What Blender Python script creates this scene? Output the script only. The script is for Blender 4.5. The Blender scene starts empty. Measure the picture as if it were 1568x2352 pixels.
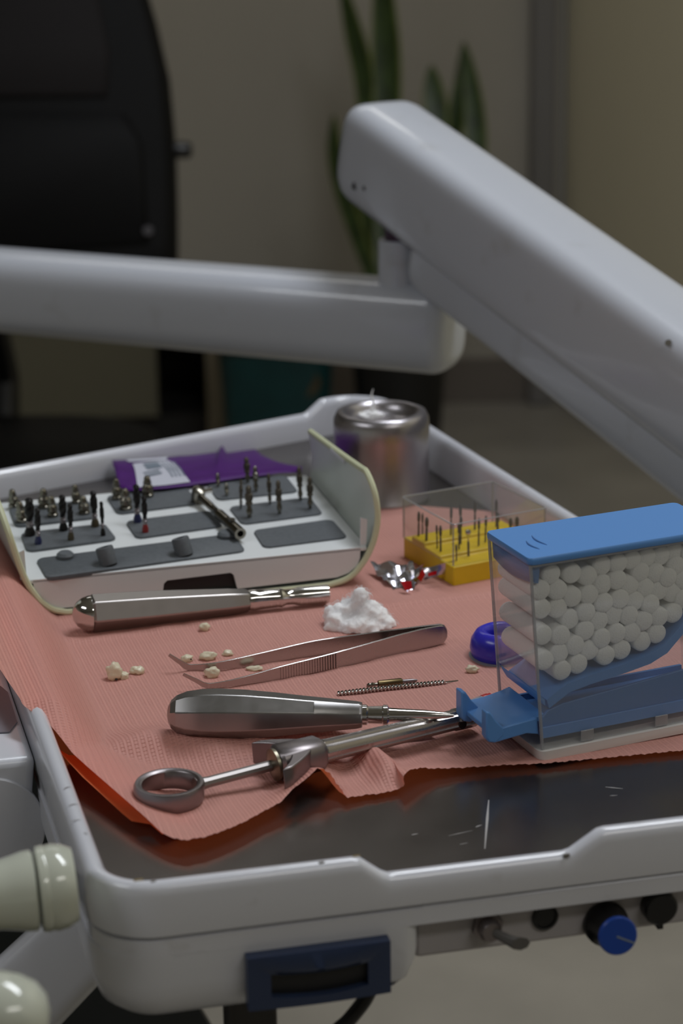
import bpy, bmesh, math, random
from mathutils import Vector, Matrix, noise
random.seed(4)
scene = bpy.context.scene
col = scene.collection
T = 0.85                       # height of the tray floor above the room floor; z values below are relative to it
FPX = 5000.0; PITCH = math.radians(17.3); ROLL = math.radians(1.0); ZC = 0.4223

# ---------------------------------------------------------------- camera
V = Vector
FW = V((0, math.cos(PITCH), -math.sin(PITCH)))
r0 = V((1, 0, 0)); u0 = V((0, math.sin(PITCH), math.cos(PITCH)))
RT = math.cos(ROLL)*r0 - math.sin(ROLL)*u0
UP = math.sin(ROLL)*r0 + math.cos(ROLL)*u0
C0 = V((0, 0, ZC))
cam = bpy.data.cameras.new('camera'); cam_o = bpy.data.objects.new('camera', cam); col.objects.link(cam_o)
cam.sensor_fit = 'VERTICAL'; cam.sensor_height = 36.0; cam.sensor_width = 24.0; cam.lens = FPX/2352*36
m3 = Matrix((RT, UP, -FW)).transposed()
cam_o.matrix_world = Matrix.Translation(C0+V((0, 0, T))) @ m3.to_4x4()
cam.clip_start = 0.02; cam.clip_end = 50
cam.dof.use_dof = True; cam.dof.focus_distance = 1.09; cam.dof.aperture_fstop = 9.2
scene.camera = cam_o

# ---------------------------------------------------------------- world, lights, exposure
w = bpy.data.worlds.new('world'); scene.world = w; w.use_nodes = True
w.node_tree.nodes['Background'].inputs[0].default_value = (0.75, 0.85, 1.0, 1)
w.node_tree.nodes['Background'].inputs[1].default_value = 0.03
def area(name, loc, target, sx, sy, watt, colr):
    l = bpy.data.lights.new(name, 'AREA'); l.shape = 'RECTANGLE'; l.size = sx; l.size_y = sy
    l.energy = watt; l.color = colr
    o = bpy.data.objects.new(name, l); col.objects.link(o); o.location = loc
    o.rotation_euler = (V(target)-V(loc)).to_track_quat('-Z', 'Y').to_euler()
    return o
area('ceiling_lamp_and_fill', (0.55, 1.55, 2.72), (0.5, 1.5, 0), 1.2, 0.3, 21.5, (0.90, 0.94, 1.0))
area('ceiling_lamp_and_fill', (-1.6, 0.2, 2.72), (-1.4, 0.4, 0), 1.2, 0.3, 10, (0.95, 0.97, 1.0))
area('ceiling_lamp_and_fill', (1.2, -0.6, 2.72), (1.0, -0.2, 0), 1.2, 0.3, 9.2, (1.0, 0.97, 0.92))  # unseen fill added behind the camera to brighten front faces and rolls
area('ceiling_lamp_and_fill', (-0.4, 3.7, 2.72), (-0.4, 3.7, 0), 1.2, 0.3, 3.5, (1.0, 0.97, 0.92))  # unseen fill added to lift the dark background
scene.view_settings.view_transform = 'Standard'; scene.view_settings.look = 'None'
scene.view_settings.gamma = 1.0; scene.view_settings.use_curve_mapping = False
scene.view_settings.exposure = 0.0

# ---------------------------------------------------------------- geometry helpers
def ray(px, py): return FW*FPX + (px-784)*RT - (py-1176)*UP
def P(px, py, z=0.0):                       # point of a photographed pixel at height z above the tray floor
    d = ray(px, py); t = (z-ZC)/d.z; return C0 + d*t
def PV(px, py, o, n):                       # point of a pixel on the plane (o, n)
    d = ray(px, py); t = (V(o)-C0).dot(n)/d.dot(n); return C0 + d*t
def D(px, py, dep): return C0 + ray(px, py)*(dep/FPX)
def dirz(deg): a = math.radians(deg); return V((math.cos(a), math.sin(a), 0))
Z = V((0, 0, 1))
ORG = {}

class M:
    def __init__(s): s.v = []; s.f = []
    def ring(s, pts):
        i = len(s.v); s.v += [V(p) for p in pts]; return list(range(i, i+len(pts)))
    def skin(s, a, b, closed=True):
        n = len(a)
        for k in range(n if closed else n-1):
            s.f.append((a[k], a[(k+1) % n], b[(k+1) % n], b[k]))
    def loft(s, rings, cap=(True, True), closed=True, loop=False):
        R = [s.ring(r) for r in rings]
        for a, b in zip(R, R[1:]): s.skin(a, b, closed)
        if loop: s.skin(R[-1], R[0], closed)
        else:
            if cap[0] and closed: s.f.append(tuple(R[0]))
            if cap[1] and closed: s.f.append(tuple(R[-1][::-1]))
        return s
    def tube(s, path, rad, seg=12, cap=(True, True), squash=1.0, twist=0.0):
        path = [V(p) for p in path]; n = len(path)
        if not hasattr(rad, '__len__'): rad = [rad]*n
        rings = []; up = None
        for i, p in enumerate(path):
            t = (path[min(i+1, n-1)]-path[max(i-1, 0)]).normalized()
            if up is None: up = Z if abs(t.z) < .9 else V((0, 1, 0))
            x = t.cross(up).normalized(); y = x.cross(t).normalized(); up = y
            rings.append([p + rad[i]*(math.cos(a+twist)*x + squash*math.sin(a+twist)*y)
                          for a in [2*math.pi*k/seg for k in range(seg)]])
        return s.loft(rings, cap)
    def lathe(s, prof, base, axis=Z, seg=24, cap=(True, True), close=False):
        axis = V(axis).normalized(); base = V(base)
        x = axis.cross(V((0.31, 0.2, 0.93)) if abs(axis.z) < .9 else V((1, 0, 0))).normalized(); y = axis.cross(x)
        rings = [[base + axis*h + max(r, 1e-5)*(math.cos(2*math.pi*k/seg)*x + math.sin(2*math.pi*k/seg)*y) for k in range(seg)] for r, h in prof]
        return s.loft(rings, cap, loop=close)
    def box(s, o, a, b, c):
        o, a, b, c = V(o), V(a), V(b), V(c)
        return s.loft([[o, o+a, o+a+b, o+b], [o+c, o+a+c, o+a+b+c, o+b+c]])
    def prism(s, poly, vec):
        poly = [V(p) for p in poly]; vec = V(vec)
        return s.loft([poly, [p+vec for p in poly]])
    def sheet(s, rows):
        R = [s.ring(r) for r in rows]
        for a, b in zip(R, R[1:]): s.skin(a, b, False)
        return s
    def build(s, name, mat, parent=None, loc=None, sharp=38, bevel=0.0, sub=0, solid=0.0, bseg=2):
        org = ORG[parent] if parent is not None else (V(loc) if loc is not None else V((0, 0, 0)))
        me = bpy.data.meshes.new(name)
        me.from_pydata([tuple(p-org) for p in s.v], [], s.f); me.update()
        bm = bmesh.new(); bm.from_mesh(me)
        bmesh.ops.recalc_face_normals(bm, faces=bm.faces); bm.to_mesh(me); bm.free()
        o = bpy.data.objects.new(name, me); col.objects.link(o)
        if mat: me.materials.append(mat)
        me.polygons.foreach_set('use_smooth', [True]*len(me.polygons))
        if sharp < 180: me.set_sharp_from_angle(angle=math.radians(sharp))
        if parent is not None: o.parent = parent
        else: o.location = org + V((0, 0, T))
        ORG[o] = org
        if solid:
            q = o.modifiers.new('solid', 'SOLIDIFY'); q.thickness = solid; q.offset = 0
        if bevel:
            q = o.modifiers.new('bevel', 'BEVEL'); q.width = bevel; q.segments = bseg; q.limit_method = 'ANGLE'; q.angle_limit = math.radians(40)
        if sub:
            q = o.modifiers.new('sub', 'SUBSURF'); q.levels = sub; q.render_levels = sub
        return o

def tag(o, label=None, cat=None, group=None, kind=None):
    if label: o['label'] = label
    if cat: o['category'] = cat
    if group: o['group'] = group
    if kind: o['kind'] = kind
    return o
def thing(name, label, cat, loc, group=None):
    o = bpy.data.objects.new(name, None); col.objects.link(o)
    o.empty_display_size = .01; o.location = V(loc)+V((0, 0, T)); ORG[o] = V(loc)
    return tag(o, label, cat, group)

def sup(o, x, y, a, b, e=4.0, n=32):
    out = []
    for k in range(n):
        t = 2*math.pi*k/n; c, s_ = math.cos(t), math.sin(t)
        out.append(o + x*(a*math.copysign(abs(c)**(2/e), c)) + y*(b*math.copysign(abs(s_)**(2/e), s_)))
    return out
def ngon(o, x, y, a, b, n=8, rot=0.0):
    return [o + x*(a*math.cos(rot+2*math.pi*k/n)) + y*(b*math.sin(rot+2*math.pi*k/n)) for k in range(n)]
def roundpoly(pts, rad, n=8):
    out = []; N = len(pts)
    for i in range(N):
        r = rad[i] if hasattr(rad, '__len__') else rad
        p = V(pts[i]); a = (V(pts[i-1])-p).normalized(); b = (V(pts[(i+1) % N])-p).normalized()
        if r <= 1e-6: out.append(p.copy()); continue
        ang = a.angle(b); d = r/math.tan(ang/2)
        c = p + (a+b).normalized()*(r/math.sin(ang/2))
        s0 = p+a*d-c; s1 = p+b*d-c
        for k in range(n+1):
            out.append(c + s0.normalized().slerp(s1.normalized(), k/n)*r)
    return out
def lerp(a, b, t): return a + (b-a)*t
def poly_at(pts, t):                        # point at fraction t of a polyline's length
    L = [0]
    for a, b in zip(pts, pts[1:]): L.append(L[-1]+(b-a).length)
    d = t*L[-1]
    for i in range(len(pts)-1):
        if d <= L[i+1] or i == len(pts)-2:
            q = (d-L[i])/max(L[i+1]-L[i], 1e-9); return pts[i].lerp(pts[i+1], min(max(q, 0), 1))
def smoothline(pts, n):                     # Catmull-Rom through the points
    pts = [V(p) for p in pts]; out = []; N = len(pts)-1
    for i in range(N):
        p0, p1, p2, p3 = pts[max(i-1, 0)], pts[i], pts[i+1], pts[min(i+2, N)]
        for k in range(n):
            t = k/n
            out.append(.5*((2*p1)+(p2-p0)*t+(2*p0-5*p1+4*p2-p3)*t*t+(3*p1-p0-3*p2+p3)*t**3))
    out.append(pts[-1]); return out

# ---------------------------------------------------------------- materials
def lin(c): return tuple(((x/255)/12.92 if x/255 <= .04045 else ((x/255+.055)/1.055)**2.4) for x in c)
def mat(name, rgb, rough=.5, metal=0.0, var=0.0, vscale=20.0, dirt=None, bump=0.0, bscale=200.0, coat=0.0, trans=0.0, rvar=0.0, spec=.5):
    m = bpy.data.materials.new(name); m.use_nodes = True; nt = m.node_tree; b = nt.nodes['Principled BSDF']
    c = lin(rgb)+(1,)
    b.inputs['Base Color'].default_value = c; b.inputs['Roughness'].default_value = rough; b.inputs['Metallic'].default_value = metal
    b.inputs['Coat Weight'].default_value = coat; b.inputs['Coat Roughness'].default_value = .08
    b.inputs['Specular IOR Level'].default_value = spec
    tc = nt.nodes.new('ShaderNodeTexCoord')
    if var or dirt:
        nz = nt.nodes.new('ShaderNodeTexNoise'); nz.inputs['Scale'].default_value = vscale; nz.inputs['Detail'].default_value = 6
        nt.links.new(tc.outputs['Object'], nz.inputs['Vector'])
        mx = nt.nodes.new('ShaderNodeMix'); mx.data_type = 'RGBA'
        rp = nt.nodes.new('ShaderNodeValToRGB')
        nt.links.new(nz.outputs['Fac'], rp.inputs['Fac'])
        if dirt:
            rp.color_ramp.elements[0].position = .62; rp.color_ramp.elements[1].position = .75
            rp.color_ramp.elements[0].color = (0, 0, 0, 1); rp.color_ramp.elements[1].color = (var, var, var, 1)
            mx.inputs[7].default_value = lin(dirt)+(1,)
        else:
            rp.color_ramp.elements[0].position = .3; rp.color_ramp.elements[1].position = .7
            mx.inputs[7].default_value = tuple(x*(1-var) for x in c[:3])+(1,)
        mx.inputs[6].default_value = c
        nt.links.new(rp.outputs['Color'], mx.inputs[0]); nt.links.new(mx.outputs[2], b.inputs['Base Color'])
    if rvar:
        n2 = nt.nodes.new('ShaderNodeTexNoise'); n2.inputs['Scale'].default_value = vscale*3; n2.inputs['Detail'].default_value = 5
        mr = nt.nodes.new('ShaderNodeMapRange'); mr.inputs[3].default_value = rough-rvar; mr.inputs[4].default_value = rough+rvar
        nt.links.new(tc.outputs['Object'], n2.inputs['Vector']); nt.links.new(n2.outputs['Fac'], mr.inputs[0]); nt.links.new(mr.outputs[0], b.inputs['Roughness'])
    if bump:
        n3 = nt.nodes.new('ShaderNodeTexNoise'); n3.inputs['Scale'].default_value = bscale; n3.inputs['Detail'].default_value = 4
        bp = nt.nodes.new('ShaderNodeBump'); bp.inputs['Strength'].default_value = bump; bp.inputs['Distance'].default_value = .001
        nt.links.new(tc.outputs['Object'], n3.inputs['Vector']); nt.links.new(n3.outputs['Fac'], bp.inputs['Height']); nt.links.new(bp.outputs[0], b.inputs['Normal'])
    if trans:
        out = nt.nodes['Material Output']; tl = nt.nodes.new('ShaderNodeBsdfTranslucent'); tl.inputs[0].default_value = c
        ms = nt.nodes.new('ShaderNodeMixShader'); ms.inputs[0].default_value = trans
        nt.links.new(b.outputs[0], ms.inputs[1]); nt.links.new(tl.outputs[0], ms.inputs[2]); nt.links.new(ms.outputs[0], out.inputs[0])
    return m
def clear(name, tint=(1, 1, 1), haze=.06, ior=1.45, hazecol=(200, 205, 210)):
    m = bpy.data.materials.new(name); m.use_nodes = True; nt = m.node_tree; nt.nodes.clear()
    out = nt.nodes.new('ShaderNodeOutputMaterial'); t = nt.nodes.new('ShaderNodeBsdfTransparent'); t.inputs[0].default_value = tint+(1,)
    g = nt.nodes.new('ShaderNodeBsdfGlossy'); g.inputs['Roughness'].default_value = .06
    d = nt.nodes.new('ShaderNodeBsdfDiffuse'); d.inputs[0].default_value = lin(hazecol)+(1,)
    lw = nt.nodes.new('ShaderNodeLayerWeight'); lw.inputs[0].default_value = .5
    pw = nt.nodes.new('ShaderNodeMath'); pw.operation = 'POWER'; pw.inputs[1].default_value = 3.5; nt.links.new(lw.outputs['Facing'], pw.inputs[0])
    fr = nt.nodes.new('ShaderNodeMapRange'); fr.inputs[3].default_value = .035; fr.inputs[4].default_value = .6; nt.links.new(pw.outputs[0], fr.inputs[0])
    a = nt.nodes.new('ShaderNodeMixShader'); b = nt.nodes.new('ShaderNodeMixShader'); a.inputs[0].default_value = haze
    nt.links.new(t.outputs[0], a.inputs[1]); nt.links.new(d.outputs[0], a.inputs[2])
    nt.links.new(fr.outputs[0], b.inputs[0]); nt.links.new(a.outputs[0], b.inputs[1]); nt.links.new(g.outputs[0], b.inputs[2])
    nt.links.new(b.outputs[0], out.inputs[0]); return m

ENAMEL = mat('white_enamel', (214, 216, 224), .18, coat=.4, var=.35, vscale=45, dirt=(150, 146, 138), rvar=.05)
ENAMEL2 = mat('arm_enamel', (200, 204, 213), .27, coat=.5, var=.3, vscale=28, dirt=(170, 168, 165))
HOUSING = mat('housing_plastic', (212, 214, 221), .24, var=.35, vscale=30, dirt=(150, 147, 142))
CREAM = mat('cream_enamel', (196, 200, 186), .15, coat=.5)
PANELG = mat('panel_grey', (176, 172, 174), .45, var=.1)
NAVY = mat('navy_plastic', (40, 54, 84), .3)
BLACKP = mat('black_plastic', (16, 16, 18), .35)
DARKP = mat('dark_recess', (24, 25, 28), .4)
SCALE = mat('scale_strip', (104, 108, 108), .3, var=.3, vscale=300)
BLUEK = mat('blue_cap', (30, 70, 160), .3)
STEEL = mat('satin_steel', (180, 174, 171), .27, 1.0, rvar=.03, vscale=40)
STEELD = mat('dark_steel', (146, 139, 140), .38, 1.0, rvar=.06, vscale=150)
CHROME = mat('polished_steel', (205, 203, 200), .1, 1.0)
BRASSY = mat('brassy_steel', (140, 134, 118), .34, 1.0)
CANM = mat('aluminium', (172, 168, 172), .32, 1.0, rvar=.05, vscale=60)
PADG = mat('grey_silicone', (92, 97, 102), .6, var=.2, vscale=400)
KITW = mat('kit_white', (222, 226, 228), .35)
KITE = mat('kit_edge_cream', (206, 210, 176), .4)
KITIN = mat('kit_shell_white', (204, 212, 206), .35)
BLKBUR = mat('black_bur', (34, 32, 32), .3, .6, bump=.6, bscale=900)
SILBUR = mat('silver_bur', (130, 126, 116), .22, 1.0)
GRITBUR = mat('grit_bur', (98, 92, 82), .4, .9, bump=.8, bscale=1500)
REDR = mat('red_band', (130, 34, 34), .4)
BLUER = mat('blue_band', (36, 42, 84), .4)
OLIVER = mat('olive_band', (66, 58, 40), .4)
YELLOW = mat('yellow_plastic', (226, 192, 22), .4, var=.1, vscale=80)
CLEAR = clear('clear_plastic', (.93, .93, .92), .05)
CLEARE = clear('clear_edge', (.75, .75, .75), .35, hazecol=(210, 212, 215))
CLEARD = clear('dispenser_clear', (.985, .99, .99), .075, hazecol=(225, 228, 232))
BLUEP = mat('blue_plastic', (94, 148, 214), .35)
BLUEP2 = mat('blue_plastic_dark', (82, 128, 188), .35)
WHITEB = mat('white_base', (214, 210, 206), .35)
COTTON = mat('cotton', (250, 250, 248), .95, bump=.5, bscale=1200, spec=.1)
bs_ = COTTON.node_tree.nodes['Principled BSDF']; bs_.inputs['Subsurface Weight'].default_value = .3; bs_.inputs['Subsurface Scale'].default_value = .003; bs_.inputs['Subsurface Radius'].default_value = (1, 1, 1)
COTTONB = mat('cotton_fluff', (250, 250, 252), .95, bump=.15, bscale=350, spec=.1)
bs_ = COTTONB.node_tree.nodes['Principled BSDF']; bs_.inputs['Subsurface Weight'].default_value = .7; bs_.inputs['Subsurface Scale'].default_value = .004; bs_.inputs['Subsurface Radius'].default_value = (1, 1, 1)
FOIL = mat('foil', (190, 188, 198), .2, 1.0, rvar=.08, vscale=200)
REDF = mat('red_foil', (190, 24, 34), .25, .5)
PURPLE = mat('purple_wrapper', (78, 20, 112), .5, var=.25, vscale=60, spec=.2)
LABELW = mat('white_label', (205, 207, 220), .5)
LABELG = mat('grey_print', (120, 132, 146), .5)
TOOTH = mat('tooth', (240, 231, 204), .3, var=.45, vscale=140, dirt=(188, 150, 92), trans=.2)
CARIES = mat('dark_spot', (40, 30, 36), .5)
PURP = mat('violet_rubber', (56, 52, 190), .22, var=.1, vscale=80)
LEATHER = mat('black_leather', (12, 12, 13), .6, var=.3, vscale=4, spec=.15)
LEATHER2 = mat('charcoal_panel', (30, 27, 28), .7, var=.2, vscale=4, spec=.2)
LEAF = mat('leaf', (62, 82, 38), .4, var=.6, vscale=30)
LEAFE = mat('leaf_edge', (116, 124, 52), .4)
POT = mat('black_pot', (18, 18, 19), .5)
TEAL = mat('teal_plastic', (16, 70, 72), .45, var=.3, vscale=12)
BROWNB = mat('brown_print', (90, 76, 48), .5, var=.5, vscale=30)
WALLB = mat('wall_paint', (176, 170, 158), .8, var=.08, vscale=1.5)
WALLR = mat('wall_paint_olive', (228, 219, 190), .8, var=.06, vscale=1.5)
SKIRT = mat('skirting_tile', (120, 112, 104), .4, var=.1, vscale=5)
TRIMD = mat('dark_trim', (124, 121, 118), .6)
FLOORM = mat('floor_tile', (172, 166, 155), .3, var=.25, vscale=5)
CEIL = mat('ceiling_paint', (200, 200, 196), .9)
CABF = mat('cabinet_front', (104, 100, 82), .6, var=.1, vscale=3)
CABE = mat('cabinet_edge', (150, 140, 118), .6)
CABD = mat('cabinet_dark', (26, 23, 20), .7)
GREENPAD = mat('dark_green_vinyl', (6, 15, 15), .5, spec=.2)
LINER = mat('brushed_liner', (122, 117, 115), .21, .92, var=.12, vscale=12, rvar=.05)
SCRATCH = mat('scratch', (215, 212, 210), .3, .6)
LABELD = mat('grey_sticker', (118, 114, 122), .5)
STEMM = mat('dark_column', (48, 45, 43), .5)
# ---------------------------------------------------------------- room
def struct(o): return tag(o, kind='structure')
CX, CY = .483, 4.937
struct(M().box((-3.2, -2.2, -T-.05), (6.6, 0, 0), (0, 7.4, 0), (0, 0, .05)).build('floor', FLOORM))
struct(M().box((-3.2, -2.2, 2.0), (6.6, 0, 0), (0, 7.4, 0), (0, 0, .05)).build('ceiling', CEIL))
struct(M().box((-3.2, CY, -T), (CX+3.2+.03, 0, 0), (0, .08, 0), (0, 0, T+2.0)).build('wall_back', WALLB))
struct(M().box((-3.2, CY-.014, -T), (CX+3.2-.02, 0, 0), (0, .013, 0), (0, 0, .105)).build('baseboard_back', SKIRT, bevel=.002))
rd = V((.079, -.285, 0)).normalized(); rn = V((rd.y, -rd.x, 0))          # the olive partition leaves the corner at a slant
if rn.x < 0: rn = -rn
q = V((CX+.035, CY, -T))
struct(M().box(q, rd*5.8, rn*.08, Z*(T+2.0)).build('wall_right', WALLR))
struct(M().box(q-rn*.012-rd*.0, rd*5.8, rn*.011, Z*.03).build('baseboard_right', TRIMD))
struct(M().box((CX-.045, CY-.05, -T), (.055, 0, 0), (0, .049, 0), (0, 0, T+2.0)).build('trim_1', TRIMD, bevel=.006))
struct(M().box((-3.28, -2.2, -T), (.08, 0, 0), (0, 7.3, 0), (0, 0, T+2.0)).build('wall_left', WALLB))
struct(M().box((-3.2, -2.28, -T), (6.6, 0, 0), (0, .08, 0), (0, 0, T+2.0)).build('wall_front', WALLB))

# ---------------------------------------------------------------- delivery unit with the tray
E1 = dirz(13.0)                               # along the front edge
NF = V((E1.y, -E1.x, 0))                      # outward normal of the front face
A_ = V((-.0998, .7715, 0)); B_ = V((.287, .8608, 0)); CC = V((.026, 1.581, 0)); EE = V((-.2645, 1.388, 0))
unit = thing('dental_delivery_unit', 'white enamelled dental delivery unit holding the instrument tray with raised rim, blue knob and window', 'dental unit', A_+V((.1, .25, -.04)))
corner = roundpoly([A_, B_, CC, EE], [.028, .03, .035, .03], 10)
# densify the outline and give each sample a rim height
HI, LO = .027, .0182
def seg_h(p):
    # front edge: a low middle between two slopes, back edge: the same towards the left
    u = (p-A_).dot(E1)
    if (p-A_).dot(-NF) < .03 and u > .02:
        a, b, c, d = .108, .119, .197, .211
        for x0, x1, h0, h1 in ((-1, a, HI, HI), (a, b, HI, LO), (b, c, LO, LO), (c, d, LO, HI), (d, 9, HI, HI)):
            if x0 <= u <= x1: return lerp(h0, h1, (u-x0)/(x1-x0))
    bd = (CC-EE).normalized(); s_ = (p-EE).dot(bd); off = (p-EE)-bd*s_
    if off.length < .02 and s_ > 0:
        L = (CC-EE).length; a, b, c, d = .02, .034, L-.064, L-.05
        for x0, x1, h0, h1 in ((-1, a, HI, HI), (a, b, HI, LO), (b, c, LO, LO), (c, d, LO, HI), (d, 9, HI, HI)):
            if x0 <= s_ <= x1: return lerp(h0, h1, (s_-x0)/(x1-x0))
    return HI
dense = []
N = len(corner)
for i in range(N):
    a, b = corner[i], corner[(i+1) % N]; k = max(1, int((b-a).length/.003))
    for j in range(k): dense.append(a.lerp(b, j/k))
def outline_normals(pts):
    out = []; n = len(pts)
    for i in range(n):
        t = (pts[(i+1) % n]-pts[i-1]).normalized(); out.append(V((t.y, -t.x, 0)))
    return out
nrm = outline_normals(dense)
rm = M(); rings = []
for p, n_ in zip(dense, nrm):
    h = seg_h(p)
    prof = [(-.0009, -.0055), (-.0009, .0018), (-.0028, .0024), (-.0028, .0034), (0, .0042), (.0006, .010), (0, h-.0055), (-.0006, h-.0024), (-.0022, h-.0006), (-.0045, h), (-.0065, h-.0006), (-.0082, h-.0024), (-.009, h-.0055), (-.0105, .001), (-.0105, -.0055)]
    rings.append([p+n_*o_+Z*z_ for o_, z_ in prof])
rm.loft(rings, loop=True).build('rim', ENAMEL, unit, sharp=60)
# floor pan under the liner
M().prism([p-n_*.009+Z*-.004 for p, n_ in zip(dense, nrm)][::2], V((0, 0, .0025))).build('pan', HOUSING, unit)
# lower housing block: left front part
UL = (EE-A_).normalized()
H1 = A_+E1*.133
hp = roundpoly([A_+NF*-.0009, H1+NF*-.0009, H1-NF*.26, A_+UL*.27], [.028, .008, .01, .01], 8)
hn = outline_normals(hp)
prof = [(0, -.0052), (.0, -.018), (-.0008, -.0235), (-.004, -.0315), (-.010, -.0365), (-.020, -.039)]
M().loft([[p+n_*o_+Z*z_ for p, n_ in zip(hp, hn)] for o_, z_ in prof]).build('housing', HOUSING, unit, sharp=60)
# ledge and set-back control panel on the right
L0 = H1; L1 = A_+E1*.385
M().box(L0-NF*.014+Z*-.0022, (L1-L0), NF*.0128, Z*.005).build('ledge', HOUSING, unit, bevel=.0012)
M().box(L0-NF*.0138+Z*-.026, (L1-L0), NF*.0038, Z*.0238).build('control_panel', PANELG, unit, bevel=.002)
M().box(L0-NF*.05+Z*-.026, (L1-L0), NF*.0362, Z*.003).build('panel_underside', PANELG, unit)
PO = L0-NF*.010
def onpanel(px, py): return PV(px, py, PO, NF)
def onfront(px, py): return PV(px, py, A_-NF*.001, NF)
# navy window bezel with a bulging lens
bz = [onfront(*q) for q in ((568, 2187), (882, 2150), (882, 2262), (573, 2306))]
cen = sum(bz, V((0, 0, 0)))/4; ex = (bz[1]-bz[0]).normalized(); ez = Z
WB, HB = .0297, .0118
def bzp(u, v, d=0): return cen+E1*(u*WB)+Z*(v*HB)+NF*(d+.0046)
bezel = M()
top = [bzp(lerp(-1, 1, k/16), 1, .0012) for k in range(17)]
win_t = [bzp(lerp(-.68, .68, k/16), .30-.14*(1-(lerp(-1, 1, k/16))**2), .0012) for k in range(17)]
win_b = [bzp(lerp(-.68, .68, k/16), -.58-.16*(1-(lerp(-1, 1, k/16))**2), .0012) for k in range(17)]
bot = [bzp(lerp(-1, 1, k/16), -1-.07*math.sin(math.pi*k/16), .0012) for k in range(17)]
ptop = [p.copy() for p in top]; mid = [bzp(lerp(-.86, .86, k/16), .62-.20*(1-(lerp(-1, 1, k/16))**2), .0024*(1-(lerp(-1, 1, k/16))**2)+.0014) for k in range(17)]
bezel.sheet([[bzp(lerp(-1, 1, k/16), 1, -.0056) for k in range(17)], top, mid, win_t, [p-NF*.004 for p in win_t]])
bezel.sheet([[p-NF*.004 for p in win_b], win_b, bot, [p-NF*.0068 for p in bot]])
for s_ in (0, 16):
    e_ = -1 if s_ == 0 else 1
    bezel.sheet([[win_t[s_]-NF*.004, win_b[s_]-NF*.004], [win_t[s_], win_b[s_]], [bzp(e_, 1, .0012), bzp(e_, -1, .0012)], [bzp(e_, 1, -.0056), bzp(e_, -1, -.0056)]])
    bezel.sheet([[win_t[s_], mid[s_]], [top[s_], top[s_]]])
bez = bezel.build('window_bezel', NAVY, unit, sharp=60)
M().sheet([[p-NF*.0036+Z*.002 for p in win_t], [p-NF*.0036-Z*.002 for p in win_b]]).build('window_recess', DARKP, bez)
sc_t = [bzp(lerp(-.62, .62, k/16), .16-.16*(1-(lerp(-1, 1, k/16))**2), -.0028) for k in range(17)]
sc_b = [bzp(lerp(-.62, .62, k/16), -.30-.16*(1-(lerp(-1, 1, k/16))**2), -.0028) for k in range(17)]
M().sheet([sc_t, sc_b]).build('scale_strip', SCALE, bez)
# toggle switch
tc_ = onpanel(1116, 2122)
tg = M().loft([ngon(tc_+NF*d, E1, Z, .0068, .0068, 6, .3) for d in (0, .0035)]).build('switch_nut', STEELD, unit)
M().lathe([(.0048, 0), (.0048, .007), (.004, .0085)], tc_, NF, 16).build('switch_barrel', STEELD, tg)
tip = PV(1195, 2168, PO+NF*.016, NF)
M().loft([ngon(tc_+NF*.006, E1, Z, .0018, .0018, 8), ngon(tc_.lerp(tip, .55)+NF*.004, E1, Z, .0026, .0022, 8), ngon(tip, E1, Z, .0042, .003, 8)]).build('switch_lever', mat('grey_lever', (92, 90, 88), .4), tg)
kb = onpanel(1250, 2106)
M().lathe([(.0058, 0), (.0058, .0012), (.0046, .0016), (.0046, .0008)], kb, NF, 20).build('round_socket', BLACKP, unit)
# blue knob
kc = onpanel(1388, 2118)
kdir = (PV(1418, 2149, PO+NF*.017, NF)-kc).normalized()
kn = M().lathe([(.0098, 0), (.0098, .003), (.0086, .0045), (.0084, .0165), (.0078, .0172)], kc, kdir, 28).build('control_knob', BLACKP, unit)
cap = M().lathe([(.0084, .0165), (.0084, .0176), (.0078, .0182)], kc, kdir, 28).build('knob_cap', BLUEK, kn)
cap['label'] = 'round blue cap on the black control knob'
kf = kc+kdir*.0182
a1 = PV(1416, 2151, kf, kdir); a2 = PV(1456, 2166, kf, kdir); sd = kdir.cross(a2-a1).normalized()*.0004
M().prism([a1-sd, a2-sd, a2+sd, a1+sd], kdir*.0002).build('pointer_line', LABELG, kn)
k2 = onpanel(1508, 2076)
k2o = M().lathe([(.0076, 0), (.0076, .005), (.0066, .006)], k2, NF, 24).build('control_knob', BLACKP, unit)
M().box(k2-Z*.0095-E1*.0012+NF*.001, E1*.0024, NF*.004, Z*.004).build('knob_pointer', BLACKP, k2o)
# cable under the housing, dark column, support beam
cb = smoothline([onfront(872, 2285)-NF*.012, onfront(868, 2300)-NF*.012, onfront(850, 2330)-NF*.011, onfront(815, 2370)-NF*.01, onfront(770, 2430)-NF*.012, onfront(740, 2600)-NF*.02], 6)
cab = M().tube(cb, .0033, 10).build('cable', BLACKP, unit)
M().lathe([(.0046, 0), (.0046, .004)], onfront(876, 2290)-NF*.012+Z*.0, Z, 14).build('cable_gland', BLACKP, cab)
sc0 = onfront(603, 2322)-NF*.03
M().loft([sup(sc0+Z*z_, E1, NF, .0105, .0105, 6, 24) for z_ in (.0, -.26)]).build('support_column', STEMM, unit)
sb0 = D(250, 2095, .99); sb1 = D(-60, 2400, .99)
dd = (sb1-sb0).normalized(); sx = dd.cross(FW).normalized(); sy = sx.cross(dd)
M().loft([sup(sb0, sx, sy, .019, .017, 5, 28), sup(sb1, sx, sy, .022, .02, 5, 28)]).build('support_beam', HOUSING, unit, sharp=60)
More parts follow.
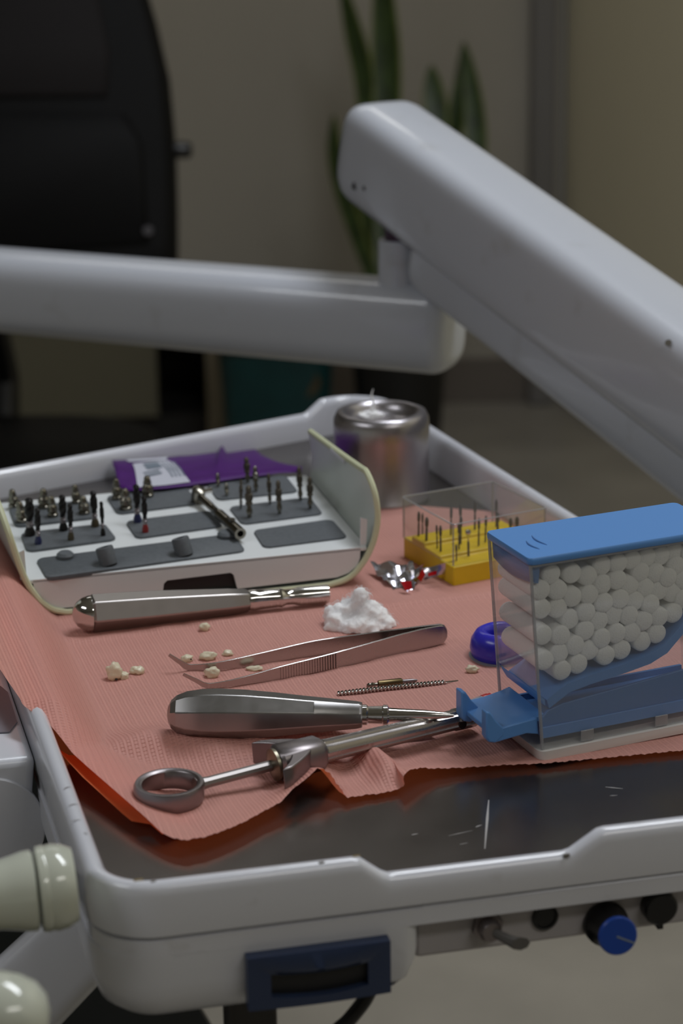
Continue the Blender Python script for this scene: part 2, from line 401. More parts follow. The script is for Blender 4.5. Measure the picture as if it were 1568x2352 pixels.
# side casing on the left
ca = P(0, 1696, .012); 
cs = M(); w0 = V((-.118, .838, 0)) + UL*.105
face_l = w0 + dirz(193)*.16
yb = UL*.20
poly = [w0+Z*-.032+E1*-.005, w0+Z*.012, face_l+Z*.012, face_l+Z*-.022, face_l+E1*.06+Z*-.026, w0-E1*.05+Z*-.028, w0-E1*.018+Z*-.040]
casing = cs.prism(poly, yb).build('side_casing', HOUSING, unit, bevel=.004, bseg=3)
fn = yb.cross(E1).normalized(); fn = V((UL.y*0+NF.x, NF.y, 0))
hc = PV(-25, 1905, w0, V((yb.y, -yb.x, 0)).cross(Z)*-1 if False else NF)
hg = M().lathe([(.0265, -.002), (.0265, .0006), (.0258, .0012)], hc, NF, 40).build('hinge_cover', HOUSING, casing)
lbl = [P(-30, 1578, .0123), P(2, 1578, .0123), P(18, 1592, .0123), P(40, 1660, .0123), P(22, 1683, .0123), P(-30, 1686, .0123)]
M().prism(lbl, Z*.0006).build('side_sticker', LABELD, casing)
# handle: bracket, tube with bell, loop and grip
ha = D(113, 2039, .857); hb_ = D(0, 2049, .832); hd = (-E1+Z*-.03).normalized()
br = M().lathe([(.0145, -.010), (.0165, -.006), (.0172, -.002), (.0168, .0005), (.0172, .0012), (.0168, .0040), (.015, .0046)], ha, hd, 32).build('handle_bracket', CREAM, unit)
p0 = ha+hd*.0054
path = smoothline([p0+hd*.02, p0+hd*.05, p0+hd*.085, D(-330, 2150, .81), D(-300, 2320, .78), D(-120, 2350, .768), D(-20, 2325, .768)], 6)
hm = M().lathe([(.0150, .0), (.0160, .0008), (.0158, .004), (.0148, .008), (.0136, .014), (.0131, .022)], p0, hd, 32, cap=(True, False)).build('handle', CREAM, unit)
M().tube(path, .0131, 24).build('handle_loop', CREAM, hm)
gc = D(14, 2338, .765); gd = (D(60, 2320, .765)-D(-20, 2325, .765)).normalized()
M().lathe([(.006, -.02), (.0145, -.012), (.0160, -.004), (.0158, .002), (.0142, .008), (.0105, .0125), (.005, .0148), (.0, .0152)], gc, (gd-Z*.25).normalized(), 28).build('handle_grip', CREAM, hm, sharp=80)

for (x, y), r_, c_ in (((318, 2021), .0011, 0), ((818, 1966), .0009, 0), ((738, 1980), .0007, 1), ((1300, 1962), .0008, 1), ((352, 2024), .0006, 1)):
    q = P(x, y, seg_h(P(x, y, .027)))
    M().loft([[q+dirz(a)*(r_*(1.8 if a % 180 < 40 else .8))+Z*z_ for a in range(0, 360, 36)] for z_ in (-.0012, .00012)]).build('stain', mat('stain', (128, 110, 70) if c_ == 0 else (110, 106, 100), .6), unit)
for (x0, y0), (x1, y1) in (((146, 1812), (164, 1806)), ((157, 1850), (182, 1846)), ((163, 1886), (186, 1883)), ((192, 1913), (202, 1916))):
    a, b = P(x0, y0, .0271), P(x1, y1, .0269); sd = Z.cross(b-a).normalized()*.00022
    M().sheet([[a-sd, a+sd], [a.lerp(b, .5)-sd*1.4+Z*.0003, a.lerp(b, .5)+sd*1.4+Z*.0003], [b-sd*.4, b+sd*.4]]).build('scratch', mat('dark_scratch', (122, 116, 112), .6), unit)

# ---------------------------------------------------------------- liner
lin_o = M().prism([p-n_*.0108+Z*-.001 for p, n_ in zip(dense, nrm)][::2], Z*.001).build('tray_liner', LINER, loc=V((0, 1.1, -.001)))
tag(lin_o, 'dull stainless sheet lining the floor of the white tray under the salmon bib', 'tray liner')
for (x0, y0), (x1, y1), wd in (((1122, 1838), (1113, 1950), .0012), ((1390, 1808), (1430, 1812), .0009), ((1400, 1828), (1418, 1827), .0006), ((1030, 1920), (1085, 1908), .0004), ((1092, 1900), (1106, 1895), .0008), ((945, 1918), (960, 1915), .0007), ((1055, 1940), (1075, 1936), .0004)):
    a, b = P(x0, y0, .0), P(x1, y1, .0); sd = Z.cross(b-a).normalized()*wd*.5
    M().sheet([[a-sd*.4, a+sd*.4], [a.lerp(b, .4)-sd, a.lerp(b, .4)+sd], [b-sd*.3, b+sd*.3]]).build('scratch', SCRATCH, lin_o).location.z = .00012

# ---------------------------------------------------------------- the two arms
def capped(m, s, e, x, y, a, b, ex, r0_, r1_, n=40):
    d = (e-s); L = d.length; d.normalize(); rings = []
    st = [(0, 0)]
    for k in range(7):
        t = math.pi/2*k/6; rings.append((r0_*(1-math.cos(t)), 1-(r0_/max(a, b))*(1-math.sin(t))))
    for k in range(1, 6): rings.append((lerp(r0_, L-r1_, k/6), 1))
    for k in range(7):
        t = math.pi/2*k/6; rings.append((L-r1_*(1-math.sin(t)), 1-(r1_/max(a, b))*(1-math.cos(t))))
    return m.loft([sup(s+d*q_, x, y, a*f_, b*f_, ex, n) for q_, f_ in rings])
fa = V((.1, 1.635, .0597)); fb = D(1000, 745, 1.69); fl = D(0, 670, 1.86)
ad = (fb-fl); ad.z = 0; ad.normalize()
e_end = fb + ad*.0165; s_end = fl - ad*.55; s_end.z = e_end.z = (fb.z+fl.z)/2
sx = V((-ad.y, ad.x, 0))
lower = thing('dental_support_arm', 'level white rounded support arm reaching in from the left behind the tray', 'equipment arm', s_end)
capped(M(), s_end, e_end, sx, Z, .031, .0350, 3.2, .02, .014).build('arm_body', ENAMEL2, lower, sharp=70)
pp = D(920, 640, 1.69); pz = V((pp.x, pp.y, e_end.z+.030))
M().lathe([(.0175, 0), (.0172, .036), (.0160, .0375)], pz, Z, 32).build('pivot_post', ENAMEL2, lower)
M().lathe([(.0125, .036), (.0125, .052)], pz, Z, 24).build('pivot_pin', mat('pivot_metal', (90, 74, 92), .35, .8), lower)

us = D(862, 338, 1.70); ue = D(1568, 853, 1.43); ud = (ue-us).normalized()
side = ud.cross(Z).normalized(); uup = side.cross(ud)
upper = thing('dental_support_arm', 'white rounded support arm sloping down to the right from the pivot post', 'equipment arm', us)
capped(M(), us-ud*.023, ue+ud*.26, side, uup, .034, .0402, 4.4, .0365, .02).build('arm_body', ENAMEL2, upper, sharp=70)
lk = D(985, 560, 1.665)
capped(M(), lk+ud*.0, ue+ud*.22-uup*.043, side, uup, .0255, .030, 4, .02, .01).build('arm_link', ENAMEL2, upper, sharp=70)
for q_, r_ in (((817, 427), .0032), ((839, 432), .0022)):
    h_ = PV(*q_, us-side*.0331 if side.dot(FW) > 0 else us+side*.0331, side)
    M().lathe([(r_, -.003), (r_, .0006), (r_*.6, .0008)], h_, -FW, 12).build('screw_hole', DARKP, upper)
sp_ = PV(1535, 787, us-side*.0331 if side.dot(FW) > 0 else us+side*.0331, side)
M().lathe([(.0022, -.002), (.0020, .0007)], sp_, -FW, 9).build('paint_chip', mat('paint_chip', (110, 106, 98), .5), upper)
# knuckle that carries the tray, outside the frame
kp = ue+ud*.24; 
M().tube([kp-uup*.03, V((kp.x, kp.y, -.035)), V((.19, 1.16, -.05)), V((.12, 1.14, -.05))], [.022, .022, .02, .02], 20).build('arm_knuckle', ENAMEL2, upper)

# ---------------------------------------------------------------- background
# office chair
dp = 3.02
ch = thing('office_chair', 'black padded office chair with high back at the left behind the arms', 'chair', V((-.50, 3.05, -T)))
def cp(px, py, dd_=0): return D(px, py, dp+dd_)
ol = [(-60, -420), (140, -400), (240, -250), (310, -110), (355, 40), (385, 170), (400, 330), (404, 480), (404, 590), (385, 640), (-60, 660)]
ol += [(-120-x, y) for x, y in ol[::-1] if x != -60]
pts = [cp(*q_) for q_ in ol]
ctr = sum(pts, V((0, 0, 0)))/len(pts)
def sc(f_, dz): return [ctr+(p-ctr)*f_+FW*dz for p in pts]
bk = M().loft([sc(.97, .06), sc(1, .045), sc(1, .0), sc(.975, -.015), sc(.93, -.02)]).build('backrest', LEATHER, ch, sharp=50)
pn = [(-60, -380), (90, -330), (190, -160), (235, 20), (255, 120), (250, 225), (-60, 228)]; pn += [(-120-x, y) for x, y in pn[::-1] if x != -60]
pan = [cp(*q_, -.018) for q_ in pn]; pc = sum(pan, V((0, 0, 0)))/len(pan)
M().loft([pan, [pc+(p-pc)*.985-FW*.007 for p in pan], [pc+(p-pc)*.95-FW*.010 for p in pan]]).build('head_panel', LEATHER2, ch, sharp=50)
pn = [(-60, 262), (290, 262), (330, 330), (345, 560), (-60, 590)]; pn += [(-120-x, y) for x, y in pn[::-1] if x != -60]
pan = [cp(*q_, -.018) for q_ in pn]; pc = sum(pan, V((0, 0, 0)))/len(pan)
M().loft([pan, [pc+(p-pc)*.985-FW*.007 for p in pan], [pc+(p-pc)*.95-FW*.010 for p in pan]]).build('lumbar_panel', LEATHER, ch, sharp=50)
M().lathe([(.012, 0), (.012, .02), (.008, .026)], cp(398, 345, .02), V((1, 0, 0)), 16).build('side_knob', BLACKP, ch)
M().lathe([(.007, 0), (.006, .003)], cp(340, 530, -.028), -FW, 12).build('button', mat('chair_button', (84, 82, 86), .3), ch)
cx_ = cp(-60, 600).x
stp = V((cx_, 2.93, -.40))
M().loft([sup(stp+Z*z_, V((1, 0, 0)), V((0, 1, 0)), .25*f_, .24*f_, 3.4, 32) for z_, f_ in ((-.045, .94), (-.03, 1), (-.01, 1), (0, .94))]).build('seat', LEATHER, ch, sharp=50)
M().tube([cp(-60, 560, .07), V((cx_, 3.20, -.35)), V((cx_, 3.16, -.46)), V((cx_, 2.97, -.47))], .022, 12).build('back_bracket', BLACKP, ch)
M().lathe([(.03, -T+.07), (.03, -.43)], V((cx_, 2.93, 0)), Z, 18).build('gas_column', BLACKP, ch)
for k in range(5):
    d_ = dirz(90+72*k+10); b0 = V((cx_, 2.93, -T+.085))
    lg = M().tube([b0, b0+d_*.29-Z*.025], [.025, .016], 10).build('leg', BLACKP, ch)
    M().lathe([(.018, -.014), (.025, -.010), (.025, .010), (.018, .014)], b0+d_*.28+Z*-.0597, V((-d_.y, d_.x, 0)), 16).build('caster', BLACKP, lg)

# potted snake plant
pb = D(918, 955, 4.42); pb.z = -T
pl = thing('potted_snake_plant', 'snake plant with upright green leaves in a black pot against the back wall', 'plant', pb)
M().lathe([(.075, 0), (.098, .30), (.104, .30), (.104, .335), (.094, .335), (.09, .28), (0, .28)], pb, Z, 32).build('pot', POT, pl)
M().lathe([(.089, .282), (.06, .295), (0, .30)], pb, Z, 20).build('soil', mat('soil', (34, 28, 22), .9, bump=1), pl)
def leaf(pxs, wid, dz=0.0, tw=0.0):
    pts = smoothline([D(x, y, 4.42+dz) for x, y in pxs], 5); n = len(pts); m = M(); ed = M(); rows = []
    for i, p in enumerate(pts):
        t = i/(n-1); w_ = wid*(.55+.45*math.sin(min(t*1.7, 1.57))) * (1-max(0, (t-.55)/.45)**2.2) + .0008
        tg_ = (pts[min(i+1, n-1)]-pts[max(i-1, 0)]).normalized()
        s_ = tg_.cross(FW).normalized(); s_ = (s_*math.cos(tw+.5*t)+FW*math.sin(tw+.5*t)).normalized(); nn = s_.cross(tg_)
        rows.append([p-s_*w_, p-s_*w_*.82+nn*w_*.08, p+nn*w_*.28, p+s_*w_*.82+nn*w_*.08, p+s_*w_])
    th = .0035
    m.loft([[r[1], r[2], r[3], r[3]-Vn, r[2]-Vn, r[1]-Vn] for r, Vn in [(r, (r[2]-(r[1]+r[3])/2).normalized()*th) for r in rows]])
    lo = m.build('leaf', LEAF, pl, sharp=70)
    for a, b in ((0, 1), (3, 4)):
        M().sheet([[r[a], r[b]] for r in rows]).build('leaf_edge', LEAFE, lo, solid=.003)
leaf([(850, 640), (848, 430), (838, 200), (808, 60), (778, -60)], .026, .02, .3)
leaf([(880, 640), (885, 420), (888, 200), (882, 40), (870, -160)], .034, 0, .1)
leaf([(990, 650), (1005, 480), (1005, 300), (995, 210), (990, 150)], .026, -.02, -.2)
leaf([(960, 650), (1010, 420), (1045, 280), (1062, 180), (1064, 98)], .022, .04, .1)
leaf([(985, 650), (1060, 500), (1090, 380), (1088, 240), (1066, 96)], .024, .01, -.1)
leaf([(860, 650), (820, 540), (785, 430), (768, 340), (766, 265)], .022, -.02, .3)
leaf([(880, 650), (845, 560), (808, 470), (795, 400), (790, 380)], .03, .03, 0)
leaf([(900, 650), (905, 540), (862, 470), (850, 420), (840, 390)], .04, .05, 0)

# teal bin beside the pot
tb = D(640, 985, 4.5); tb.z = -T
bn = thing('waste_bin', 'dark teal plastic bin with a brown print standing left of the black plant pot', 'bin', tb)
M().loft([sup(tb+Z*z_, V((1, 0, 0)), V((0, 1, 0)), a_, a_*.8, 5, 32) for z_, a_ in ((0, .10), (.28, .118), (.285, .122), (.29, .119), (.28, .114), (.02, .097))]).build('bin_body', TEAL, bn, sharp=50)
M().loft([sup(tb+Z*z_, V((1, 0, 0)), V((0, 1, 0)), a_, a_*.8, 5, 32) for z_, a_ in ((.278, .121), (.315, .123), (.317, .113), (.28, .111))]).build('bin_rim', BLACKP, bn, sharp=50)
bp_ = PV(700, 880, tb-V((0, .092, 0)), V((0, 1, 0)))
M().lathe([(.032, 0), (.03, .003)], bp_+V((0, .006, 0)), V((0, -1, 0)), 11).build('print_patch', BROWNB, bn)

# low cabinet at the left
cbp = D(-250, 945, 4.72); cbp.z = -T
xr = D(512, 900, 4.62).x; yf = 4.50
cb_o = thing('low_cabinet', 'low olive cabinet with a pale edge post and dark open bay against the back wall', 'cabinet', V((xr-.4, yf+.15, -T)))
xl = xr-.85
M().box((xl, yf, -T+.29), (.85, 0, 0), (0, .3, 0), (0, 0, .02)).build('cabinet_top', CABF, cb_o, bevel=.003)
M().box((xr-.035, yf, -T), (.035, 0, 0), (0, .3, 0), (0, 0, .29)).build('edge_post', CABE, cb_o, bevel=.003)
M().box((xl, yf, -T), (.02, 0, 0), (0, .3, 0), (0, 0, .29)).build('side_panel', CABF, cb_o)
M().box((xl+.02, yf+.285, -T), (.795, 0, 0), (0, .015, 0), (0, 0, .29)).build('back_panel', CABD, cb_o)
M().box((xl+.02, yf+.005, -T+.09), (.69, 0, 0), (0, .02, 0), (0, 0, .198)).build('cabinet_door', CABF, cb_o, bevel=.002)
M().box((xl+.02, yf+.03, -T), (.795, 0, 0), (0, .25, 0), (0, 0, .085)).build('plinth', CABD, cb_o)

# dark green upholstered chair below the tray at the left
pdc = V((-.355, 1.36, -T))
dc = thing('patient_chair', 'dark green padded patient chair seen in shadow below the tray at the left', 'chair', pdc)
dx = dirz(20); dy = dirz(110)
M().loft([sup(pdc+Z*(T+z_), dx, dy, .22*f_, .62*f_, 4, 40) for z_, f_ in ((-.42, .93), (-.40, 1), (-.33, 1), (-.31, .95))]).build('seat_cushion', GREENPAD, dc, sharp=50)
M().loft([sup(pdc+Z*z_, dx, dy, a_, b_, 4, 32) for z_, a_, b_ in ((0, .2, .3), (.05, .2, .3), (.08, .1, .12), (.43, .1, .12))]).build('base', BLACKP, dc, sharp=50)
# ---------------------------------------------------------------- salmon paper bib
def bib_material():
    m = bpy.data.materials.new('salmon_paper'); m.use_nodes = True; nt = m.node_tree; b = nt.nodes['Principled BSDF']; L = nt.links
    b.inputs['Base Color'].default_value = lin((238, 176, 164))+(1,); b.inputs['Roughness'].default_value = .55; b.inputs['Specular IOR Level'].default_value = .35
    tc = nt.nodes.new('ShaderNodeTexCoord'); mp = nt.nodes.new('ShaderNodeMapping'); mp.inputs['Rotation'].default_value = (0, 0, math.radians(-16.5))
    L.new(tc.outputs['Object'], mp.inputs[0]); sp = nt.nodes.new('ShaderNodeSeparateXYZ'); L.new(mp.outputs[0], sp.inputs[0])
    def mth(op, a, b_=None):
        n = nt.nodes.new('ShaderNodeMath'); n.operation = op
        for i, v in enumerate((a, b_)):
            if v is None: continue
            if isinstance(v, (int, float)): n.inputs[i].default_value = v
            else: L.new(v, n.inputs[i])
        return n.outputs[0]
    sx = mth('SINE', mth('MULTIPLY', sp.outputs[0], 2*math.pi/.0034))
    sy = mth('SINE', mth('MULTIPLY', sp.outputs[1], 2*math.pi/.0019))
    sx2 = mth('SINE', mth('MULTIPLY', sp.outputs[0], 2*math.pi/.0017))
    colm = mth('GREATER_THAN', sx, -.2)
    dash = mth('MULTIPLY', colm, mth('MAXIMUM', sy, -.3))
    h = mth('ADD', mth('MULTIPLY', dash, .55), mth('MULTIPLY', sx2, .18))
    nz = nt.nodes.new('ShaderNodeTexNoise'); nz.inputs['Scale'].default_value = 35; nz.inputs['Detail'].default_value = 4; L.new(tc.outputs['Object'], nz.inputs[0])
    h2 = mth('ADD', h, mth('MULTIPLY', nz.outputs[0], 5.0))
    bp = nt.nodes.new('ShaderNodeBump'); bp.inputs['Strength'].default_value = .85; bp.inputs['Distance'].default_value = .0005
    L.new(h2, bp.inputs['Height']); L.new(bp.outputs[0], b.inputs['Normal'])
    tl = nt.nodes.new('ShaderNodeBsdfTranslucent'); tl.inputs[0].default_value = lin((255, 128, 72))+(1,)
    ms = nt.nodes.new('ShaderNodeMixShader'); ms.inputs[0].default_value = .33
    L.new(b.outputs[0], ms.inputs[1]); L.new(tl.outputs[0], ms.inputs[2]); L.new(ms.outputs[0], nt.nodes['Material Output'].inputs[0])
    return m
BIB = bib_material()
left = [V((-.226, 1.25, .0)), V((-.205, 1.15, 0)), P(-60, 1480, .029), P(0, 1541, .0285), P(52, 1622, .027), P(110, 1681, .018), P(200, 1763, .012), P(300, 1850, .010), P(372, 1913, .0075), P(402, 1930, .0066)]
lz = [.012, .022, .029, .029, .0275, .018, .012, .010, .0075, .0066]
front = [(402, 1930, .0066), (430, 1932, .0066), (475, 1924, .0064), (520, 1908, .0062), (560, 1891, .0060), (605, 1866, .0060), (645, 1845, .0066), (672, 1815, .0075), (705, 1790, .0105), (728, 1768, .0125), (742, 1768, .0125), (756, 1778, .0105), (772, 1800, .0068), (797, 1835, .0028), (835, 1829, .0022), (880, 1824, .0020), (918, 1814, .0022), (929, 1806, .0045), (926, 1785, .0085), (938, 1772, .0090), (965, 1766, .0072), (1000, 1768, .0045), (1060, 1766, .0032), (1150, 1760, .0026), (1250, 1756, .0020), (1400, 1742, .0018), (1568, 1726, .0018), (1700, 1706, .0018)]
fpts = [P(*q) for q in front]
back = [left[0], V((-.150, 1.318, 0)), V((-.05, 1.35, 0)), P(875, 1172, 0), P(930, 1164, 0), V((.105, 1.345, 0))]
right = [back[-1], V((.16, 1.20, 0)), V((.215, 1.06, 0)), fpts[-1]]
NU, NV = 300, 250
def resample(pts, n): return [poly_at(pts, i/n) for i in range(n+1)]
Lc = resample([V((p.x, p.y, z)) for p, z in zip(left, lz)], NV)          # v: 0 back .. NV front
Rc = resample(right, NV); Bc = resample(back, NU); Fc = resample(fpts, NU)
ridge = [P(*q, .009) for q in ((90, 1770), (175, 1725), (250, 1706), (330, 1692), (420, 1694), (500, 1704), (560, 1698), (640, 1668), (700, 1662), (760, 1672), (830, 1690), (900, 1694))]
ridge_a = [.0, .003, .006, .0088, .0088, .0082, .007, .008, .0085, .007, .003, .0]
hump = [P(*q, .006) for q in ((905, 1812), (905, 1790), (880, 1755), (840, 1725), (815, 1712))]
hump2 = [P(*q, .008) for q in ((735, 1770), (742, 1745), (752, 1725))]
crease = [P(*q, 0) for q in ((-40, 1506), (200, 1478), (450, 1442), (760, 1415), (1120, 1372), (1300, 1350))]
def near(pl, x, y):
    best = (9, 0, 0)
    for i in range(len(pl)-1):
        ax, ay = pl[i].x, pl[i].y; bx, by = pl[i+1].x-ax, pl[i+1].y-ay
        t = max(0, min(1, ((x-ax)*bx+(y-ay)*by)/(bx*bx+by*by))); dx_, dy_ = x-ax-t*bx, y-ay-t*by
        d = math.hypot(dx_, dy_)
        if d < best[0]: best = (d, i+t, (bx*(y-ay)-by*(x-ax)))
    return best
BC = P(440, 1880, .004)
def paper_h(x, y):
    h = .0008
    d, s_, sg = near(ridge, x, y); i = int(min(s_, len(ridge_a)-1.001)); a = lerp(ridge_a[i], ridge_a[i+1], s_-i)
    h += a*math.exp(-(d/(.020 if sg > 0 else .011))**2)
    d, s_, sg = near(hump, x, y); h += .0098*math.exp(-(d/.0068)**2)*(1 if s_ < 2.5 else max(0, 1-(s_-2.5)/1.5))
    d, s_, sg = near(hump2, x, y); h += .0062*math.exp(-(d/.007)**2)
    d, s_, sg = near(crease, x, y); h += .0016*math.exp(-(d/(.010 if sg > 0 else .0028))**2)
    dd_ = math.hypot(x-BC.x, y-BC.y); h += .0042*math.exp(-(dd_/.040)**2)
    wr = noise.noise(V((x*38, y*38, 1.3)))*.0011 + noise.noise(V((x*95, y*95, 4.1)))*.0004
    lf = max(0, min(1, (1.22-y)/.10))
    h += (abs(wr))*lf
    return h
rows = []
for j in range(NV+1):
    v = j/NV; row = []
    for i in range(NU+1):
        u = i/NU
        # bilinear Coons patch in plan
        c = (1-u)*Lc[j]+u*Rc[j] + (1-v)*Bc[i]+v*Fc[i] - ((1-u)*(1-v)*Bc[0]+u*(1-v)*Bc[NU]+(1-u)*v*Fc[0]+u*v*Fc[NU])
        x, y = c.x, c.y
        jit = 0
        if j == NV: jit = .0005*math.sin(i*1.9)+.0004*math.sin(i*.83+1)
        dl = (c-Lc[j]).length if True else 0
        wl = math.exp(-((u*.40)/.028)**2); wf = math.exp(-(((1-v)*.40)/.012)**2)
        hz = paper_h(x, y)
        z = max(hz, Lc[j].z*wl)*(1-wf) + Fc[i].z*wf if v > .5 else max(hz, Lc[j].z*wl)
        wi = (V((x, y, 0))-A_).dot(V((UL.y, -UL.x, 0)))          # distance inside the left edge of the tray
        if y > .90:
            q_ = max(0, min(1, (wi-.0105)/.034)); rise = .0285*(1-q_*q_*(3-2*q_))*max(0, min(1, (y-.90)/.07))
            z = max(z, rise)
        row.append(V((x+jit*.3, y+jit, z+.0006)))
    rows.append(row)
bib = tag(M().sheet(rows).build('paper_bib', BIB, loc=V((.0, 1.1, 0)), sharp=180), 'salmon pink embossed paper bib spread over the tray under the instruments', 'paper bib')
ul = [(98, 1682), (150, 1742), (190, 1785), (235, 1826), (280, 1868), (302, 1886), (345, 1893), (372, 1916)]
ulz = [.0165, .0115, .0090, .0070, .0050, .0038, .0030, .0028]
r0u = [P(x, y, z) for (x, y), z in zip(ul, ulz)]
M().sheet([r0u, [V((p.x+.005, p.y+.002, min(p.z-.0012, .0006+p.z*.45))) for p in r0u], [V((p.x+.011, p.y+.005, .0004+p.z*.12)) for p in r0u], [V((p.x+.018, p.y+.008, .0003)) for p in r0u]]).build('under_layer', mat('glow_tinted_paper', (236, 128, 78), .6, trans=.3), bib, sharp=180)  # glow bounced between the two layers is put into this deeper orange

# ---------------------------------------------------------------- surgical kit case
KA = dirz(14.6); KV = dirz(107.0); KO = P(460, 1385, 0)+Z*.0012
KL = .128; SL = .075
def K(x, d, z): return KO + KA*x + KV*d + Z*z
kit = thing('bur_kit_case', 'open white surgical bur case with cream edged curved side walls and grey pads', 'kit case', K(0, .06, 0))
outp = [(-.1145, .074), (-.1120, .066), (-.1090, .053), (-.1058, .040), (-.1020, .026), (-.0975, .0155), (-.0905, .0060), (-.0800, .0008), (-.06, 0), (.06, 0), (.0800, .0008), (.0905, .0040), (.0975, .0105), (.1030, .019), (.1065, .028), (.1085, .040), (.1075, .054), (.1060, .064)]
def inset(pl, t):
    out = []
    for i, (x, z) in enumerate(pl):
        a = pl[max(i-1, 0)]; b = pl[min(i+1, len(pl)-1)]; tx, tz = b[0]-a[0], b[1]-a[1]; l = math.hypot(tx, tz)
        out.append((x-tz/l*t, z+tx/l*t))
    return out
inp = inset(outp, .0022)
prof_k = outp+inp[::-1]
def front_d(z): return 0 if z < .048 else .5*(z-.048)**2*90          # the walls' front corners are rounded back
rings = []
for k in range(9):
    t = k/8
    rings.append([K(x, lerp(front_d(z), KL+.004, t), z-(.005*t*max(0, min(1, (z-.045)/.015)) if x > 0 else 0)) for x, z in prof_k])
shell = M().loft(rings).build('case_shell', KITIN, kit, sharp=50)
edge_pts = [K(x*.995, front_d(z), z+.0004) for x, z in [((a[0]+b[0])/2, (a[1]+b[1])/2) for a, b in zip(outp, inp)]]
et = [K(-.1132, KL, .0745)]+[K(-.1132, .03, .0745)]+edge_pts+[K(.1048, .024, .0638), K(.1048, .06, .0620), K(.1048, KL+.002, .0592)]
M().tube(smoothline(et, 3), .0019, 8).build('edge_band', KITE, kit)
M().box(K(.1028, .052, .0595), KA*.0006, KV*.028, Z*.0022).build('latch_rib', KITW, kit)
for sx_, x_ in ((-1, -.1015), (1, .1005)):
    M().prism([K(x_, .003, .0225), K(x_+.0035*sx_*-1, .003, .0225), K(x_+.003*-sx_, .003, .040), K(x_+.001*sx_, .003, .0385)], KV*.0012).build('corner_tab', KITW, kit)
# white insert: sloped deck with a front apron and finger notch
def deck(x, d, z=0): return K(x, d, .0225+SL*d+z)
HWd = .0985
ap_top = [(-HWd+.001, .0222), (HWd+.001, .0226)]
apr = [K(-.0950, .004, .0225), K(-.0945, .004, .013), K(-.0925, .004, .0085), K(-.088, .004, .005), K(-.083, .004, .0040),
       K(-.022, .004, .0040), K(-.0205, .004, .0125), K(-.0185, .004, .0142), K(.0185, .004, .0150), K(.0205, .004, .0135), K(.0225, .004, .0048),
       K(.082, .004, .0055), K(.089, .004, .0075), K(.0945, .004, .0115), K(.0960, .004, .016), K(.0965, .004, .0225)]
M().prism([p-KV*.0030 for p in apr], KV*.003).build('insert_apron', KITW, kit)
M().box(K(-.024, .006, .004), KA*.05, KV*.004, Z*.012).build('finger_notch', DARKP, kit)
dk = M().loft([[deck(-HWd-.001, .001, z), deck(HWd+.002, .001, z), deck(HWd+.002, KL-.002, z), deck(-HWd-.001, KL-.002, z)] for z in (-.0025, 0)]).build('insert_deck', KITW, kit, bevel=.0007)
DN = (Z-KV*SL).normalized(); DO = deck(0, 0)
def on(px, py, z=0.0): return PV(px, py, DO+DN*z, DN)
padpx = [[(82, 1287), (108, 1332), (564, 1269), (538, 1229)], [(580, 1222), (606, 1262), (799, 1238), (762, 1196)],
         [(47, 1228), (62, 1270), (269, 1242), (241, 1206)], [(287, 1201), (314, 1240), (512, 1212), (486, 1176)], [(524, 1168), (556, 1208), (742, 1184), (712, 1145)],
         [(20, 1170), (36, 1213), (222, 1192), (204, 1152)], [(243, 1143), (270, 1184), (458, 1160), (428, 1122)], [(474, 1116), (500, 1152), (686, 1133), (655, 1094)]]
pads = []
for q_ in padpx:
    pts = roundpoly([on(*x) for x in q_], .0045, 5)
    c_ = sum(pts, V((0, 0, 0)))/len(pts)
    pads.append(M().loft([[p-DN*.001 for p in pts], [p+DN*.0008 for p in pts], [c_+(p-c_)*.99+DN*.0013 for p in pts]]).build('pad', PADG, kit, sharp=50))
def grommet(px, py, r, h, lean, low=False):
    b = on(px, py, .001); ax = (DN + KA*lean[0]+KV*lean[1]).normalized()
    if low:
        M().lathe([(r*1.1, 0), (r*1.1, h*.6), (r*.8, h), (r*.3, h*1.02), (0, h)], b, ax, 18).build('pad_clip', PADG, pads[0])
    else:
        M().lathe([(r, 0), (r, h), (r*.92, h+.0008), (r*.5, h+.0008), (r*.48, h-.003), (0, h-.003)], b, ax, 20, cap=(True, True)).build('pad_clip', PADG, pads[0], sharp=60)
grommet(150, 1281, .0046, .0035, (0, 0), True); grommet(520, 1233, .0050, .0035, (0, 0), True)
grommet(250, 1296, .0052, .0095, (-.20, .30)); grommet(424, 1274, .0052, .0095, (-.20, .30))

